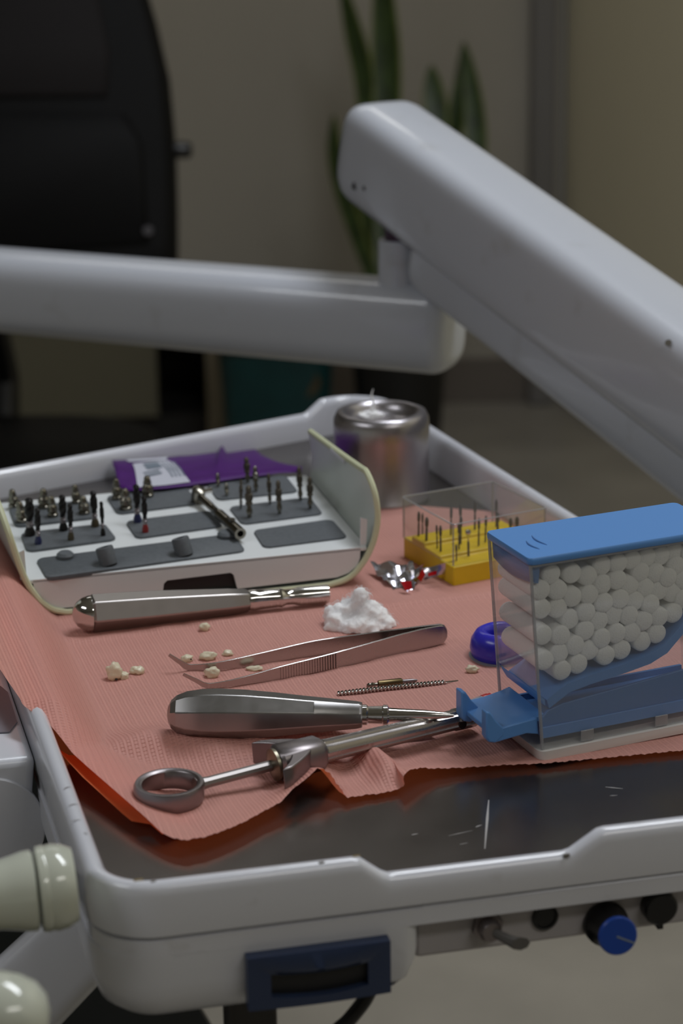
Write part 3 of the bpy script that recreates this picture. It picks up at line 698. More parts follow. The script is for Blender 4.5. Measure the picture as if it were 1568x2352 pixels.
# burs standing in the case: base pixel, top pixel, width in pixels, kind, label
CN = V((0, -1, 0))
def standing(name, b, topx, topy, wpx, kind, label, group, cat='bur'):
    t_ = PV(topx, topy, b, CN); ax = (t_-b).normalized(); h = (t_-b).length
    r = wpx*(b-C0).length/FPX/2*(1.15 if kind.startswith('drill') else 1.12)
    o = thing(name, label, cat, b, group)
    m1 = M(); 
    if kind == 'abut':
        m1.lathe([(r*.95, -.001), (r*1.0, h*.12), (r*.7, h*.2), (r*1.02, h*.27), (r*.98, h*.42)], b, ax, 14).build('collar', SILBUR, o)
        M().loft([ngon(b+ax*(h*q_), KA, KV, r*f_, r*f_, 10) for q_, f_ in ((.40, .9), (.48, .92), (.58, .66), (.66, .74), (.84, .56), (.94, .50), (1, .3))]).build('head', SILBUR, o)
    elif kind.startswith('drill'):
        band = {'drill_k': BLKBUR, 'drill_b': BLUER, 'drill_r': REDR, 'drill_o': OLIVER}[kind]
        M().lathe([(r*1.05, -.001), (r*1.1, h*.10), (r*.7, h*.22)], b, ax, 14).build('color_band', band, o)
        M().lathe([(r*.62, h*.2), (r*.62, h*.28), (r*.8, h*.29), (r*.8, h*.32), (r*.62, h*.33), (r*.62, h*.40)], b, ax, 14).build('shank', STEELD, o)
        m2 = M(); nr = 14; rg = []
        for k in range(nr+1):
            q_ = k/nr; a = q_*5.0; f_ = (.72+.28*min(1, q_*6)) if q_ < .9 else (1-(q_-.9)*5.5)
            rg.append([b+ax*(h*lerp(.38, 1, q_))+ (KA*math.cos(a+j*math.pi/5)+KV*math.sin(a+j*math.pi/5))*(r*f_*(1 if j % 5 < 3 else .74)) for j in range(10)])
        m2.loft(rg).build('flute', BLKBUR, o, sharp=60)
    else:
        M().lathe([(r*.5, -.001), (r*.5, h*.10), (r*.75, h*.12), (r*.78, h*.24), (r*.6, h*.28), (r*.6, h*.4)], b, ax, 12).build('shank', SILBUR, o)
        M().lathe([(r*.6, h*.38), (r*.95, h*.42), (r*.72, h*.5), (r, h*.56), (r*.95, h*.72), (r*.6, h*.75), (r*.72, h*.9), (r*.45, h*.96), (0.0, h)], b, ax, 12).build('head', GRITBUR if kind == 'grit' else SILBUR, o)
    return o
G1 = 'burs standing in the white case'
kit_burs = [
 ('implant_abutment', 32, 1163, 27, 1124, 22, 'abut', 'silver stepped post at the far left of the back left pad'),
 ('implant_abutment', 52, 1198, 43, 1151, 24, 'abut', 'silver stepped post beside the thick black drill, in the front of the back left pad'),
 ('implant_abutment', 101, 1166, 99, 1122, 24, 'abut', 'silver stepped post in the back row, middle one of the back left pad'),
 ('implant_abutment', 122, 1186, 117, 1139, 22, 'abut', 'silver stepped post left of the stout black drill, front middle of back left pad'),
 ('implant_abutment', 176, 1155, 171, 1113, 20, 'abut', 'silver stepped post at the right of the back row on the back left pad'),
 ('implant_abutment', 194, 1179, 190, 1139, 24, 'abut', 'silver stepped post at the right front of the back left pad'),
 ('implant_drill', 69, 1229, 66, 1144, 20, 'drill_k', 'thickest black drill, at the left of the middle left pad'),
 ('implant_drill', 88, 1249, 85, 1168, 13, 'drill_b', 'slim black drill with a dark blue foot in front of the thickest drill'),
 ('implant_drill', 146, 1218, 142, 1137, 16, 'drill_k', 'stout all-black drill in the middle of the middle left pad'),
 ('implant_drill', 163, 1240, 160, 1157, 12, 'drill_o', 'slim drill with an olive foot in the front row of the middle left pad'),
 ('implant_drill', 219, 1209, 213, 1128, 15, 'drill_o', 'tall black drill with flared olive foot, back right of middle left pad'),
 ('implant_drill', 237, 1230, 232, 1152, 9, 'drill_k', 'thinnest black drill at the front right of the middle left pad'),
 ('implant_abutment', 269, 1146, 266, 1099, 21, 'abut', 'silver stepped post at the back left of the back centre pad'),
 ('implant_abutment', 290, 1169, 286, 1122, 26, 'abut', 'dull reddish silver post behind the drill with a blue foot'),
 ('implant_abutment', 340, 1140, 337, 1093, 24, 'abut', 'silver stepped post standing before the white label of the purple packet'),
 ('implant_drill', 316, 1199, 312, 1113, 15, 'drill_b', 'bright tipped black drill with a blue foot on the middle centre pad'),
 ('implant_drill', 334, 1222, 330, 1140, 12, 'drill_r', 'slim black drill with a dark red foot on the middle centre pad'),
 ('bur', 501, 1118, 499, 1086, 10, 'sil', 'short bur nearest the driver head on the back right pad'),
 ('bur', 521, 1139, 519, 1109, 10, 'sil', 'shortest bur in the front row of the back right pad'),
 ('bur', 569, 1108, 565, 1049, 14, 'grit', 'tapered pointed bur rising highest on the back right pad'),
 ('bur', 588, 1128, 585, 1070, 13, 'sil', 'bright collared bur just right of the tallest bur on the back right pad'),
 ('bur', 553, 1168, 553, 1099, 8, 'grit', 'thin plain bur at the left corner of the middle right pad'),
 ('bur', 573, 1188, 570, 1114, 17, 'grit', 'stout stepped dark bur at the front left of the middle right pad'),
 ('bur', 620, 1158, 616, 1086, 10, 'grit', 'long slender dark bur at the back middle of the middle right pad'),
 ('bur', 642, 1180, 638, 1102, 14, 'grit', 'stepped bur with a narrow tip at the front middle of the middle right pad'),
 ('bur', 690, 1149, 686, 1070, 13, 'grit', 'tall straight dark bur at the back right of the middle right pad'),
 ('bur', 712, 1168, 711, 1094, 14, 'grit', 'dark bur with a bright round tip, front right of the middle right pad'),
]
for nm, bx, by, tx, ty, wp, kd, lb in kit_burs:
    standing(nm, on(bx, by, .0012), tx, ty, wp, kd, lb, G1, 'post' if kd == 'abut' else 'bur')

# torque driver lying across the pads
d0 = on(458, 1139, .006); d1 = on(552, 1226, .006); da = (d1-d0).normalized(); dl = (d1-d0).length
drv = thing('contra_driver', 'shiny steel driver with hollow end lying across the grey pads of the case', 'driver', d0.lerp(d1, .5))
M().lathe([(.0022, 0), (.0024, dl*.28), (.0022, dl*.30), (.0022, dl*.46), (.0030, dl*.48)] + [x for k in range(6) for x in ((.0032, dl*(.50+.03*k)), (.0029, dl*(.515+.03*k)))] + [(.0031, dl*.70), (.0034, dl*.74), (.0036, dl*.88), (.0036, dl), (.0020, dl), (.0018, dl*.86), (0, dl*.86)], d0, da, 20).build('driver_shaft', SILBUR, drv)
M().lathe([(.0020, -.0055), (.0042, -.005), (.0044, .000), (.0040, .0035), (.0024, .0042)], d0-da*.002+DN*.0005, (DN*.9+da*.35).normalized(), 18).build('driver_head', SILBUR, drv)
M().lathe([(.0018, 0), (.0019, .006), (.0013, .0065)], d0+KA*.002-da*.001+DN*.002, (KA*.95+DN*.1).normalized(), 12).build('head_pin', CHROME, drv)
M().loft([ngon(d0+da*(dl*.80)+DN*q_, da, da.cross(DN), .0024, .002, 6) for q_ in (.0028, .0046)]).build('ratchet_stop', SILBUR, drv)

# purple wrapper behind the case, leaning on the tray's back wall
bwd = (EE-CC).normalized(); bn_ = V((bwd.y, -bwd.x, 0)); 
if bn_.y > 0: bn_ = -bn_                                              # into the tray
WP = CC + bn_*.0112
def onwall(px, py, off=.0014): return PV(px, py, WP+bn_*off, bn_)
topl = [onwall(*q) for q in ((256, 1058), (285, 1057), (330, 1054), (385, 1051), (440, 1047), (500, 1040), (509, 1024), (520, 1042), (585, 1033), (602, 1046))]+[P(640, 1068, .0140), P(692, 1083, .0150)]
botl = [P(x, y, .0350) for x, y in ((272, 1118), (290, 1128), (315, 1130), (380, 1124), (436, 1117), (480, 1111), (500, 1108), (530, 1104), (575, 1098), (600, 1095), (640, 1090), (694, 1086))]
rows = []
for f_ in range(9):
    t = f_/8; row = []
    for i, p in enumerate(topl):
        q = p.lerp(botl[i], t) + Z*(.003*math.sin(math.pi*t))
        q += V((noise.noise(p*90+V((0, t*4, 0)))*.0008, noise.noise(p*70+V((3, t*5, 0)))*.0012, abs(noise.noise(p*80+V((7, t*6, 0))))*.0022*(1 if 0 < f_ else .3)))
        row.append(q)
    rows.append(row)
rows2 = [[r[0]]+[x for a, b in zip(r, r[1:]) for x in (a.lerp(b, .5)+Z*.0005*noise.noise(a*200), b)] for r in rows]
wrp = tag(M().sheet(rows2).build('wrapper_packet', PURPLE, loc=topl[5], sharp=25, solid=.0004), 'torn purple foil wrapper with a white label between the case and the tray back', 'wrapper')
def onwrap(u, t):                      # u in packet columns, t towards the viewer
    i = min(int(u), len(topl)-2); a = rows[min(int(t*8), 7)]; b = rows[min(int(t*8)+1, 8)]; q = t*8-min(int(t*8), 7)
    return a[i].lerp(a[i+1], u-i).lerp(b[i].lerp(b[i+1], u-i), q)
def patch(name, uvs, m, lift=.0009, par=wrp, nu=8, nv=5):
    (a, b, c, d) = uvs; rws = []
    for j in range(nv+1):
        rws.append([onwrap(lerp(lerp(a[0], b[0], i/nu), lerp(d[0], c[0], i/nu), j/nv), lerp(lerp(a[1], b[1], i/nu), lerp(d[1], c[1], i/nu), j/nv))+Z*lift+bn_*lift*.6 for i in range(nu+1)])
    return M().sheet(rws).build(name, m, par, sharp=180)
patch('label_strip', ((1.05, .06), (3.0, .06), (2.95, .22), (1.25, .22)), LABELW)
patch('label_panel', ((1.45, .34), (3.05, .24), (4.0, .95), (2.0, .95)), LABELW)
patch('print_block', ((2.05, .38), (2.6, .34), (2.85, .52), (2.25, .55)), LABELG, .0013)
for k in range(4):
    patch('print_line', ((2.75+.16*k, .36), (2.80+.16*k, .36), (3.3+.16*k, .8), (3.24+.16*k, .8)), LABELG, .0013, nu=1)
patch('print_line', ((2.1, .62), (2.7, .58), (2.74, .62), (2.14, .66)), LABELG, .0013, nu=1)
patch('print_line', ((2.2, .70), (2.8, .66), (2.84, .70), (2.24, .74)), LABELG, .0013, nu=1)

# ---------------------------------------------------------------- aluminium cotton can
cz = .0605; cc = P(875, 941, cz); cc.z = 0; R_ = .0318
can = thing('cotton_can', 'short dented aluminium can with a sunken lid and cotton wisp in the far tray corner', 'can', cc)
M().lathe([(R_*.97, 0), (R_, .0015), (R_, .003), (R_*.985, .0035), (R_*.985, .042), (R_*.995, .0445), (R_*1.0, .050), (R_*.985, .0555), (R_*.93, .0593), (R_*.84, cz), (R_*.76, cz-.0006), (R_*.70, cz-.004), (R_*.64, cz-.0075), (R_*.45, cz-.0085), (R_*.16, cz-.009), (R_*.15, cz-.011), (0, cz-.011)], cc, Z, 64).build('can_body', CANM, can, sharp=60)
hq = PV(893, 948, cc+Z*(cz-.0083), Z)
M().loft([ngon(hq+Z*z_, dirz(-28), dirz(62), .0068, .0034, 14) for z_ in (-.0012, .0004)]).build('draw_hole', BLACKP, can)
cot = thing('cotton_tuft', 'white cotton pulled up through the hole of the aluminium can', 'cotton', cc+Z*(cz-.009))
def fluff(name, c, r, mt, par=None, sub=3, sq=(1, 1, 1), amp=.3, fr=1.6, seed=0, loc=None, lumps=()):
    bm = bmesh.new(); bmesh.ops.create_icosphere(bm, subdivisions=sub, radius=1.0)
    m = M()
    for v in bm.verts:
        n_ = v.co.normalized(); d_ = 1+amp*noise.fractal(n_*fr+V((seed, seed*.7, 0)), .9 if par is None or name != 'fluff' else 1.25, 2.1, 4)
        for (lx, ly, lz_), la, lw in lumps:
            d_ += la*math.exp(-((n_-V((lx, ly, lz_)).normalized()).length/lw)**2)
        m.v.append(V(c)+V((n_.x*sq[0], n_.y*sq[1], n_.z*sq[2]))*(r*d_))
    m.f = [tuple(v.index for v in f.verts) for f in bm.faces]; bm.free()
    return m.build(name, mt, par, loc=loc, sharp=180)
tq = PV(850, 955, cc+Z*(cz-.008), Z)
fluff('fluff', tq, .0078, COTTONB, cot, 4, (1, .75, .45), .5, 1.8, 3)
wisp = [PV(855, 945, tq, CN), PV(857, 925, tq, CN), PV(853, 908, tq, CN), PV(857, 893, tq, CN)]
M().tube(smoothline(wisp, 4), [.0016, .0013, .0011, .001, .0009, .0008, .0008, .0007, .0006, .0005, .0004, .0003, .0002], 6).build('wisp', COTTONB, cot)

# ---------------------------------------------------------------- yellow bur block with clear lid
YG = P(1040, 1348, .001); ya = dirz(27.2); yb_ = dirz(115.8); YL, YW, YH = .0638, .0628, .0385
def Y(a, b, z): return YG + ya*a + yb_*b + Z*z
blk = thing('bur_block', 'yellow stepped bur block under a clear plastic lid behind the cotton roll box', 'bur block', Y(YL/2, YW/2, 0))
pr = [(0, 0), (0, .0120), (.016, .0118), (.0165, .0140), (.036, .0142), (.0365, .0165), (.052, .0165), (.0525, .0130), (.0628, .0128), (.0628, 0)]
M().prism([Y(.0004, d_, z) for d_, z in pr], ya*(YL-.0008)).build('block_body', YELLOW, blk, bevel=.0007)
th = .0011; ld = M()
base_z = .0128
def rr(ins, z): return [YG+ya*p.x+yb_*p.y+Z*z for p in roundpoly([V((-.0006+ins, -.0006+ins, 0)), V((YL+.0006-ins, -.0006+ins, 0)), V((YL+.0006-ins, YW+.0006-ins, 0)), V((-.0006+ins, YW+.0006-ins, 0))], .0022, 4)]
ld.loft([rr(.0011, base_z), rr(0, base_z), rr(0, YH-.001), rr(.0008, YH), rr(.0018, YH)], cap=(False, True))
lid = ld.build('clear_lid', CLEAR, blk, sharp=50)
fr_ = rr(.0003, YH-.0003)
M().tube(fr_+[fr_[0]], .0005, 6).build('lid_edge', CLEARE, lid)
for i in (2, 7, 12, 17):
    p = rr(.0004, 0)[i]; M().tube([p+Z*base_z, p+Z*YH], .00055, 6).build('lid_edge', CLEARE, lid)
G2 = 'burs standing in the yellow block'
spots = [ # a, b, height, width px, label
 (.008, .010, .0105, 6, 'short brown bur in the front strip of the yellow block'),
 (.005, .024, .0165, 8, 'long bur nearest the front corner post of the clear lid'),
 (.006, .030, .0150, 6, 'slim bur behind the front corner post of the clear lid'),
 (.004, .040, .0150, 10, 'thick olive bur near the left wall of the clear lid'),
 (.004, .050, .0160, 8, 'leftmost bur of the yellow block, close to the lid wall'),
 (.010, .056, .0160, 6, 'thin bur at the back left corner of the yellow block'),
 (.0165, .022, .0170, 6, 'thin bur left of the round headed one'),
 (.0185, .014, .0165, 9, 'bur with a bright round head in the middle of the yellow block'),
 (.022, .030, .0180, 8, 'tall bur behind the round headed one'),
 (.022, .042, .0185, 7, 'tall thin bur in the back strip, second from the left'),
 (.030, .044, .0180, 8, 'tall bur in the middle of the back strip'),
 (.030, .022, .0175, 7, 'bur just left of the blue lid corner, middle strip'),
 (.037, .026, .0170, 7, 'bur rising directly above the blue lid corner'),
 (.040, .044, .0185, 8, 'tall bur right of the middle in the back strip'),
 (.048, .030, .0160, 9, 'bur near the right end of the yellow strip'),
 (.054, .042, .0180, 7, 'lone bur at the right end of the back strip'),
 (.052, .022, .0140, 9, 'pair mate bur with a dark pointed head near the right lid wall, left one'),
 (.058, .024, .0135, 10, 'dark pointed bur closest to the right lid wall'),
]
for a, b, h, wp, lb in spots:
    zb = .0116 if b < .0162 else (.014 if b < .0362 else (.0162 if b < .052 else .0127))
    bp0 = Y(a, b, zb); px_w = wp*(bp0-C0).length/FPX/2
    o = thing('bur', lb, 'bur', bp0, G2)
    lean = V((random.uniform(-.03, .03), random.uniform(-.03, .03), 1)).normalized()
    M().lathe([(px_w*.62, 0), (px_w*.62, h*.5), (px_w*.4, h*.58)], bp0, lean, 10).build('shank', GRITBUR, o)
    if 'round head' in lb and 'with' in lb:
        M().lathe([(px_w*.4, h*.56), (px_w*.5, h*.72), (px_w*1.3, h*.84), (px_w*1.5, h*.92), (px_w*1.1, h*.98), (0, h)], bp0, lean, 14).build('head', CHROME, o)
    else:
        M().lathe([(px_w*.4, h*.56), (px_w*.85, h*.64), (px_w*.95, h*.86), (px_w*.5, h*.97), (0, h)], bp0, lean, 10).build('head', GRITBUR, o)

# ---------------------------------------------------------------- crumpled foil by the yellow block
fo = thing('foil_wrapper', 'crumpled silver foil wrapper with red print in front of the yellow bur block', 'foil wrapper', P(935, 1330, .0))
def crumple(name, corners, mt, par, nu=10, nv=6, amp=.002, fr=140, seed=0, sharp=12):
    a, b, c, d = corners; rws = []
    for j in range(nv+1):
        rws.append([])
        for i in range(nu+1):
            p = a.lerp(b, i/nu).lerp(d.lerp(c, i/nu), j/nv)
            rws[-1].append(p+V((noise.noise(p*fr+V((seed, 0, 0)))*amp*.6, noise.noise(p*fr+V((seed, 9, 0)))*amp*.6, noise.noise(p*fr+V((seed, 0, 7)))*amp)))
    return M().sheet(rws).build(name, mt, par, sharp=sharp)
crumple('foil_sheet', [P(846, 1294, .0075), P(952, 1296, .0095), P(957, 1335, .004), P(905, 1352, .0025)], FOIL, fo, 14, 8, .0040, 150, 1)
crumple('foil_sheet', [P(915, 1325, .006), P(975, 1296, .012), P(968, 1330, .0035), P(940, 1362, .0020)], FOIL, fo, 8, 6, .0035, 170, 2)
crumple('foil_sheet', [P(965, 1305, .010), P(1046, 1284, .015), P(1035, 1312, .007), P(975, 1332, .004)], FOIL, fo, 10, 5, .0018, 120, 3)
crumple('red_print', [P(920, 1336, .0075), P(946, 1334, .0085), P(946, 1352, .005), P(930, 1357, .004)], REDF, fo, 4, 3, .001, 170, 2)
crumple('red_print', [P(958, 1326, .0105), P(972, 1306, .013), P(975, 1320, .0095), P(966, 1338, .006)], REDF, fo, 4, 3, .001, 170, 2)
crumple('red_print', [P(982, 1317, .0095), P(1004, 1312, .0105), P(1002, 1322, .008), P(984, 1326, .007)], REDF, fo, 4, 3, .0008, 120, 3)
sc_o = tag(crumple('foil_scrap', [P(903, 1444, .0090), P(972, 1440, .0125), P(965, 1458, .006), P(915, 1460, .006)], FOIL, None, 10, 5, .0030, 170, 5), 'small scrap of crumpled silver foil lying against the tweezers', 'foil scrap')

# ---------------------------------------------------------------- cotton ball
cbp_ = P(824, 1455, .001); 
cbl = thing('cotton_ball', 'loose white cotton ball behind the tweezers', 'cotton ball', cbp_)
cm = M(); lumps_ = [(780, 1436, 33, 0), (772, 1414, 25, .002), (810, 1412, 33, .002), (822, 1388, 23, .001), (829, 1370, 15, .0), (852, 1420, 33, .001), (882, 1440, 25, 0), (818, 1444, 34, -.003), (858, 1450, 27, -.003), (794, 1452, 22, -.003), (840, 1402, 21, -.001), (868, 1412, 16, .002), (803, 1390, 14, .003)]
cents = []
for k, (x, y, r_, dd_) in enumerate(lumps_):
    c_ = PV(x, y, cbp_+V((0, .010+dd_*1.5, 0)), CN); R1 = r_*1.06*(c_-C0).length/FPX; cents.append((c_, R1))
    bm = bmesh.new(); bmesh.ops.create_icosphere(bm, subdivisions=4, radius=1.0); i0 = len(cm.v)
    for v in bm.verts:
        n_ = v.co.normalized(); p_ = c_+n_*R1
        d_ = 1.06+.18*noise.noise(p_*160)+.06*noise.noise(p_*420)
        q_ = c_+n_*(R1*d_); q_.z = max(q_.z, .0014); cm.v.append(q_)
    cm.f += [tuple(v.index+i0 for v in f.verts) for f in bm.faces]; bm.free()
cf = cm.build('fluff', COTTONB, cbl, sharp=180)
rmd = cf.modifiers.new('blend', 'REMESH'); rmd.mode = 'VOXEL'; rmd.voxel_size = .0007; rmd.use_smooth_shade = True
smd = cf.modifiers.new('soften', 'SMOOTH'); smd.iterations = 5; smd.factor = .6
dtx = bpy.data.textures.new('fluff_relief', 'CLOUDS'); dtx.noise_scale = .0065; dtx.noise_depth = 2
dmd = cf.modifiers.new('relief', 'DISPLACE'); dmd.texture = dtx; dmd.strength = .0050; dmd.mid_level = .5
fm = M(); rg = random.Random(9)
for k in range(1300):
    c_, R1 = cents[k % len(cents)]
    n_ = V((rg.gauss(0, 1), rg.gauss(0, 1), rg.gauss(0, 1))).normalized()
    if n_.z < -.3: n_.z = -n_.z
    p = c_+n_*R1*rg.uniform(.88, 1.10)
    t = n_.cross(V((rg.gauss(0, 1), rg.gauss(0, 1), rg.gauss(0, 1)))).normalized()
    l_ = rg.uniform(.5, 1.3)
    pts = [p, p+t*.0015*l_+n_*.0009, p+t*.003*l_+n_*.0011, p+t*.0045*l_+n_*.0006]
    fm.tube(pts, .00006, 3, cap=(False, False))
tag(fm.build('fibre', COTTONB, cbl, sharp=180), kind='stuff')

# ---------------------------------------------------------------- mallet handle in front of the case
h0 = P(168, 1412, .0130); h1 = P(752, 1364, .0082); ha_ = (h1-h0).normalized(); hl = (h1-h0).length
h0 = h0+Z*.0; hs = Z.cross(ha_).normalized(); hu = ha_.cross(hs)
mh = thing('steel_handle', 'heavy hexagonal steel handle with a domed end lying along the front of the case', 'instrument handle', h0.lerp(h1, .5)-Z*.011)
def hx(t, r, rot=.0): return ngon(h0+ha_*(hl*t), hs, hu, r, r, 6, rot+math.radians(8))
M().lathe([(0, 0), (.0035, .0006), (.0066, .0026), (.0090, .0060), (.0100, .0095), (.0100, .0105)], h0-ha_*.0006, ha_, 32).build('dome_end', CHROME, mh, sharp=80)
M().loft([hx(.065, .0095), hx(.078, .0108), hx(.30, .0101), hx(.60, .0078), hx(.672, .0068), hx(.685, .0058)]).build('hex_grip', mat('brushed_grip', (168, 163, 160), .36, 1.0, rvar=.04, vscale=40), mh, sharp=20, bevel=.0006)
M().lathe([(.0058, hl*.68), (.0062, hl*.70), (.0058, hl*.72), (.0052, hl*.80), (.0056, hl*.81), (.0044, hl*.83), (.0044, hl*.86), (.0054, hl*.885), (.0054, hl), (.003, hl), (.003, hl*.97), (0, hl*.97)], h0, ha_, 24).build('socket_neck', CHROME, mh, sharp=30)

# ---------------------------------------------------------------- tweezers
tw = thing('angled_tweezers', 'long steel tweezers with bent serrated tips lying open by the cotton ball', 'tweezers', P(700, 1510, 0))
def blade(pxs, name, th_=.0011):
    # pxs: (px, py of the middle, height above paper of the middle, half width)
    rings = []; pxs = [(x, y, z*1.15+.0016, hw*1.22) for x, y, z, hw in pxs]; ctr_ = [P(x, y, z) for x, y, z, hw in pxs]
    ctr_s = smoothline(ctr_, 6); hws = []
    for i in range(len(pxs)-1):
        for k in range(6): hws.append(lerp(pxs[i][3], pxs[i+1][3], k/6))
    hws.append(pxs[-1][3])
    for i, p in enumerate(ctr_s):
        t = (ctr_s[min(i+1, len(ctr_s)-1)]-ctr_s[max(i-1, 0)]); t.normalize()
        flat = V((t.x, t.y, 0)).normalized(); s_ = V((-flat.y, flat.x, 0)); up_ = s_.cross(t).normalized()*-1
        if up_.z < 0: up_ = -up_
        if abs(t.z) > .5: up_ = V((flat.x*-t.z, flat.y*-t.z, abs(flat.length)*math.hypot(t.x, t.y))).normalized()
        hw = hws[i]; tt = th_/2 if hw > .0014 else th_*.42
        rings.append([p-s_*tt-up_*hw*.94, p-s_*tt+up_*hw*.94, p-s_*tt*.4+up_*hw, p+s_*tt*.4+up_*hw, p+s_*tt+up_*hw*.94, p+s_*tt-up_*hw*.94, p+s_*tt*.4-up_*hw, p-s_*tt*.4-up_*hw])
    return M().loft(rings).build(name, STEEL, tw, sharp=40)
blade([(388, 1504, .0085, .0006), (412, 1520, .0050, .0010), (437, 1533, .0018, .0015), (500, 1530, .0024, .0019), (600, 1512, .0030, .0027), (720, 1489, .0038, .0036), (840, 1474, .0044, .0041), (900, 1468, .0048, .0045), (960, 1461, .0050, .0047), (1008, 1455, .0050, .0046), (1020, 1453, .0050, .0036), (1026, 1453, .0050, .0014)], 'arm')
lowr = [(421, 1549, .0080, .0006), (450, 1563, .0045, .0009), (478, 1575, .0014, .0012), (530, 1569, .0019, .0015), (600, 1555, .0027, .0024), (650, 1544, .0032, .0031), (760, 1519, .0038, .0037), (860, 1494, .0044, .0043), (920, 1479, .0049, .0047), (970, 1467, .0051, .0048), (1008, 1459, .0051, .0046), (1020, 1456, .0051, .0036), (1026, 1455, .0051, .0014)]
bl2 = blade(lowr, 'arm')
a0, a1 = P(645, 1545, .0053), P(772, 1517, .0061); tdir = (a1-a0).normalized(); sdir = V((tdir.y, -tdir.x, 0))
for k in range(22):
    t = k/21; c_ = a0.lerp(a1, t); hw = lerp(.0034, .0041, t)
    M().box(c_+sdir*.0004-tdir*.0004-Z*hw, tdir*.00085, sdir*.00045, Z*(2*hw)).build('grip_ridge', STEEL, bl2)
dpt = P(890, 1481, .0072)
M().lathe([(.0024, 0), (.0024, .0012)], dpt+sdir*.0001, sdir, 16).build('rivet', BLACKP, tw)

# ---------------------------------------------------------------- elevator
EZ = .0190
HANDLEM = mat('brushed_handle', (165, 163, 162), .32, 1.0, rvar=.05, vscale=60)
e0 = P(384, 1640, EZ); e1 = P(832, 1642, EZ-.0012); ea = (e1-e0).normalized(); el = (e1-e0).length; es = Z.cross(ea).normalized(); eu = ea.cross(es)
elv = thing('dental_elevator', 'fat faceted steel elevator handle with a thin shaft lying behind the syringe', 'elevator', e0.lerp(e1, .5)-Z*.012)
secs = [(0, .0016), (.006, .0042), (.020, .0066), (.05, .0090), (.10, .0108), (.18, .0119), (.27, .0122), (.40, .0117), (.55, .0105), (.70, .0090), (.85, .0077), (.97, .0066), (1.0, .0060)]
def e_ring(t, r):
    c_ = e0+ea*(el*t)
    return ngon(c_, es, eu, r*1.03, r*1.03, 8, math.radians(19))
M().loft([e_ring(t, r) for t, r in secs]).build('handle', HANDLEM, elv, sharp=16, bevel=.0005)
tr = []
for k in range(13):
    t = k/12; tr.append([e0+ea*(el*lerp(.755, .985, t))+(-es*math.cos(a)+eu*math.sin(a))*(lerp(.0084, .0068, t)*(1.035-.035*math.sin(math.pi*t)))  for a in [math.radians(x) for x in (25, 36, 48, 60, 70)]])
M().sheet(tr).build('thumb_scoop', HANDLEM, elv, sharp=180)
M().lathe([(.0050, 0), (.0050, .002), (.0042, .0028), (.0044, .0095), (.0049, .0100), (.0049, .0120), (.0036, .0128), (.0032, .018), (.0026, .030), (.0014, .041), (.0008, .044)], e1, ea, 24).build('shaft', CHROME, elv, sharp=30)

# ---------------------------------------------------------------- syringe
s_r = P(388, 1815, .0108); s0 = P(468, 1799, .0112); s1 = P(628, 1757, .0120); s2 = P(740, 1726, .0135); s3 = P(1092, 1642, .0098)
syr = thing('dental_syringe', 'grey steel ring-handled dental syringe lying across the folded front of the bib', 'syringe', s_r-Z*.006)
sa = (s1-s0).normalized(); ss = Z.cross(sa).normalized(); su = sa.cross(ss)
rx = V((sa.x, sa.y, 0)).normalized(); ry = V((-rx.y, rx.x, 0)); rz = (Z+ry*-.06+rx*.05).normalized()
m = M(); rgs = []
for k in range(56):
    a = 2*math.pi*k/56; o_ = rx*math.cos(a)+ry*math.sin(a); pr = [(.0124, -.0042), (.0130, -.0052), (.0153, -.0052), (.0160, -.0042), (.0161, .0028), (.0154, .0042), (.0138, .0044), (.0126, .0034)]
    rgs.append([s_r+o_*q_+rz*z_ for q_, z_ in pr])
m.loft(rgs, loop=True).build('thumb_ring', STEELD, syr, sharp=50)
M().loft([[p for p in ngon(s_r.lerp(s0, .93)-sa*.003, ss, su, .0040, .0034, 10)], ngon(s0+sa*.002, ss, su, .0026, .0026, 10), ngon(s1, ss, su, .0026, .0026, 10)]).build('plunger_rod', mat('rod_steel', (150, 145, 143), .4, 1.0), syr, sharp=30)
M().lathe([(.0034, -.0015), (.0056, -.001), (.0078, -.0002), (.0078, .0012), (.0068, .0018), (.0077, .0024), (.0077, .0042), (.005, .0046)], s1, (s2-s1).normalized(), 28).build('collar', BRASSY, syr, sharp=30)
ba = (s2-s1).normalized(); bs = Z.cross(ba).normalized(); bu = ba.cross(bs); bl = (s2-s1).length
M().loft([sup(s1+ba*(bl*t), bs, bu, a_, b_, 3, 24) for t, a_, b_ in ((.06, .0078, .0072), (.12, .0092, .0082), (.9, .0082, .0076), (1.0, .0062, .0060))]).build('barrel_block', STEELD, syr, sharp=40)
for sg in (-1, 1):
    cpts = []; rng = []
    for k in range(9):
        t = k/8; off = .003+.0145*t; along = bl*.62 - .0155*t**1.7 - .001
        wd = lerp(.0125, .0046, t); c_ = s1+ba*(along-.002*(1-t))+bs*(sg*off)
        hh = lerp(.0066, .0056, t)
        rng.append([c_-ba*wd*.5-bu*hh, c_+ba*wd*.5-bu*hh, c_+ba*wd*.5+bu*hh, c_-ba*wd*.5+bu*hh])
    M().loft(rng).build('finger_grip', STEELD, syr, sharp=40, bevel=.0007)
br_ = (s3-s2).normalized(); brs = Z.cross(br_).normalized(); bru = br_.cross(brs); bll = (s3-s2).length
def flut(t, r):
    out = []
    for k in range(36):
        a = 2*math.pi*k/36; rr_ = r*(1 if k % 6 not in (0, 1) else .90); out.append(s2+br_*(bll*t)+brs*(rr_*math.cos(a))+bru*(rr_*math.sin(a)))
    return out
M().loft([flut(t, r) for t, r in ((-.02, .0050), (0, .0059), (.03, .0056), (.5, .0054), (.85, .0052), (.86, .0057), (.97, .0057), (1.0, .0048))]).build('barrel', STEEL, syr, sharp=25)
hp_ = PV(1062, 1664, s2.lerp(s3, .93)-brs*.005, brs)
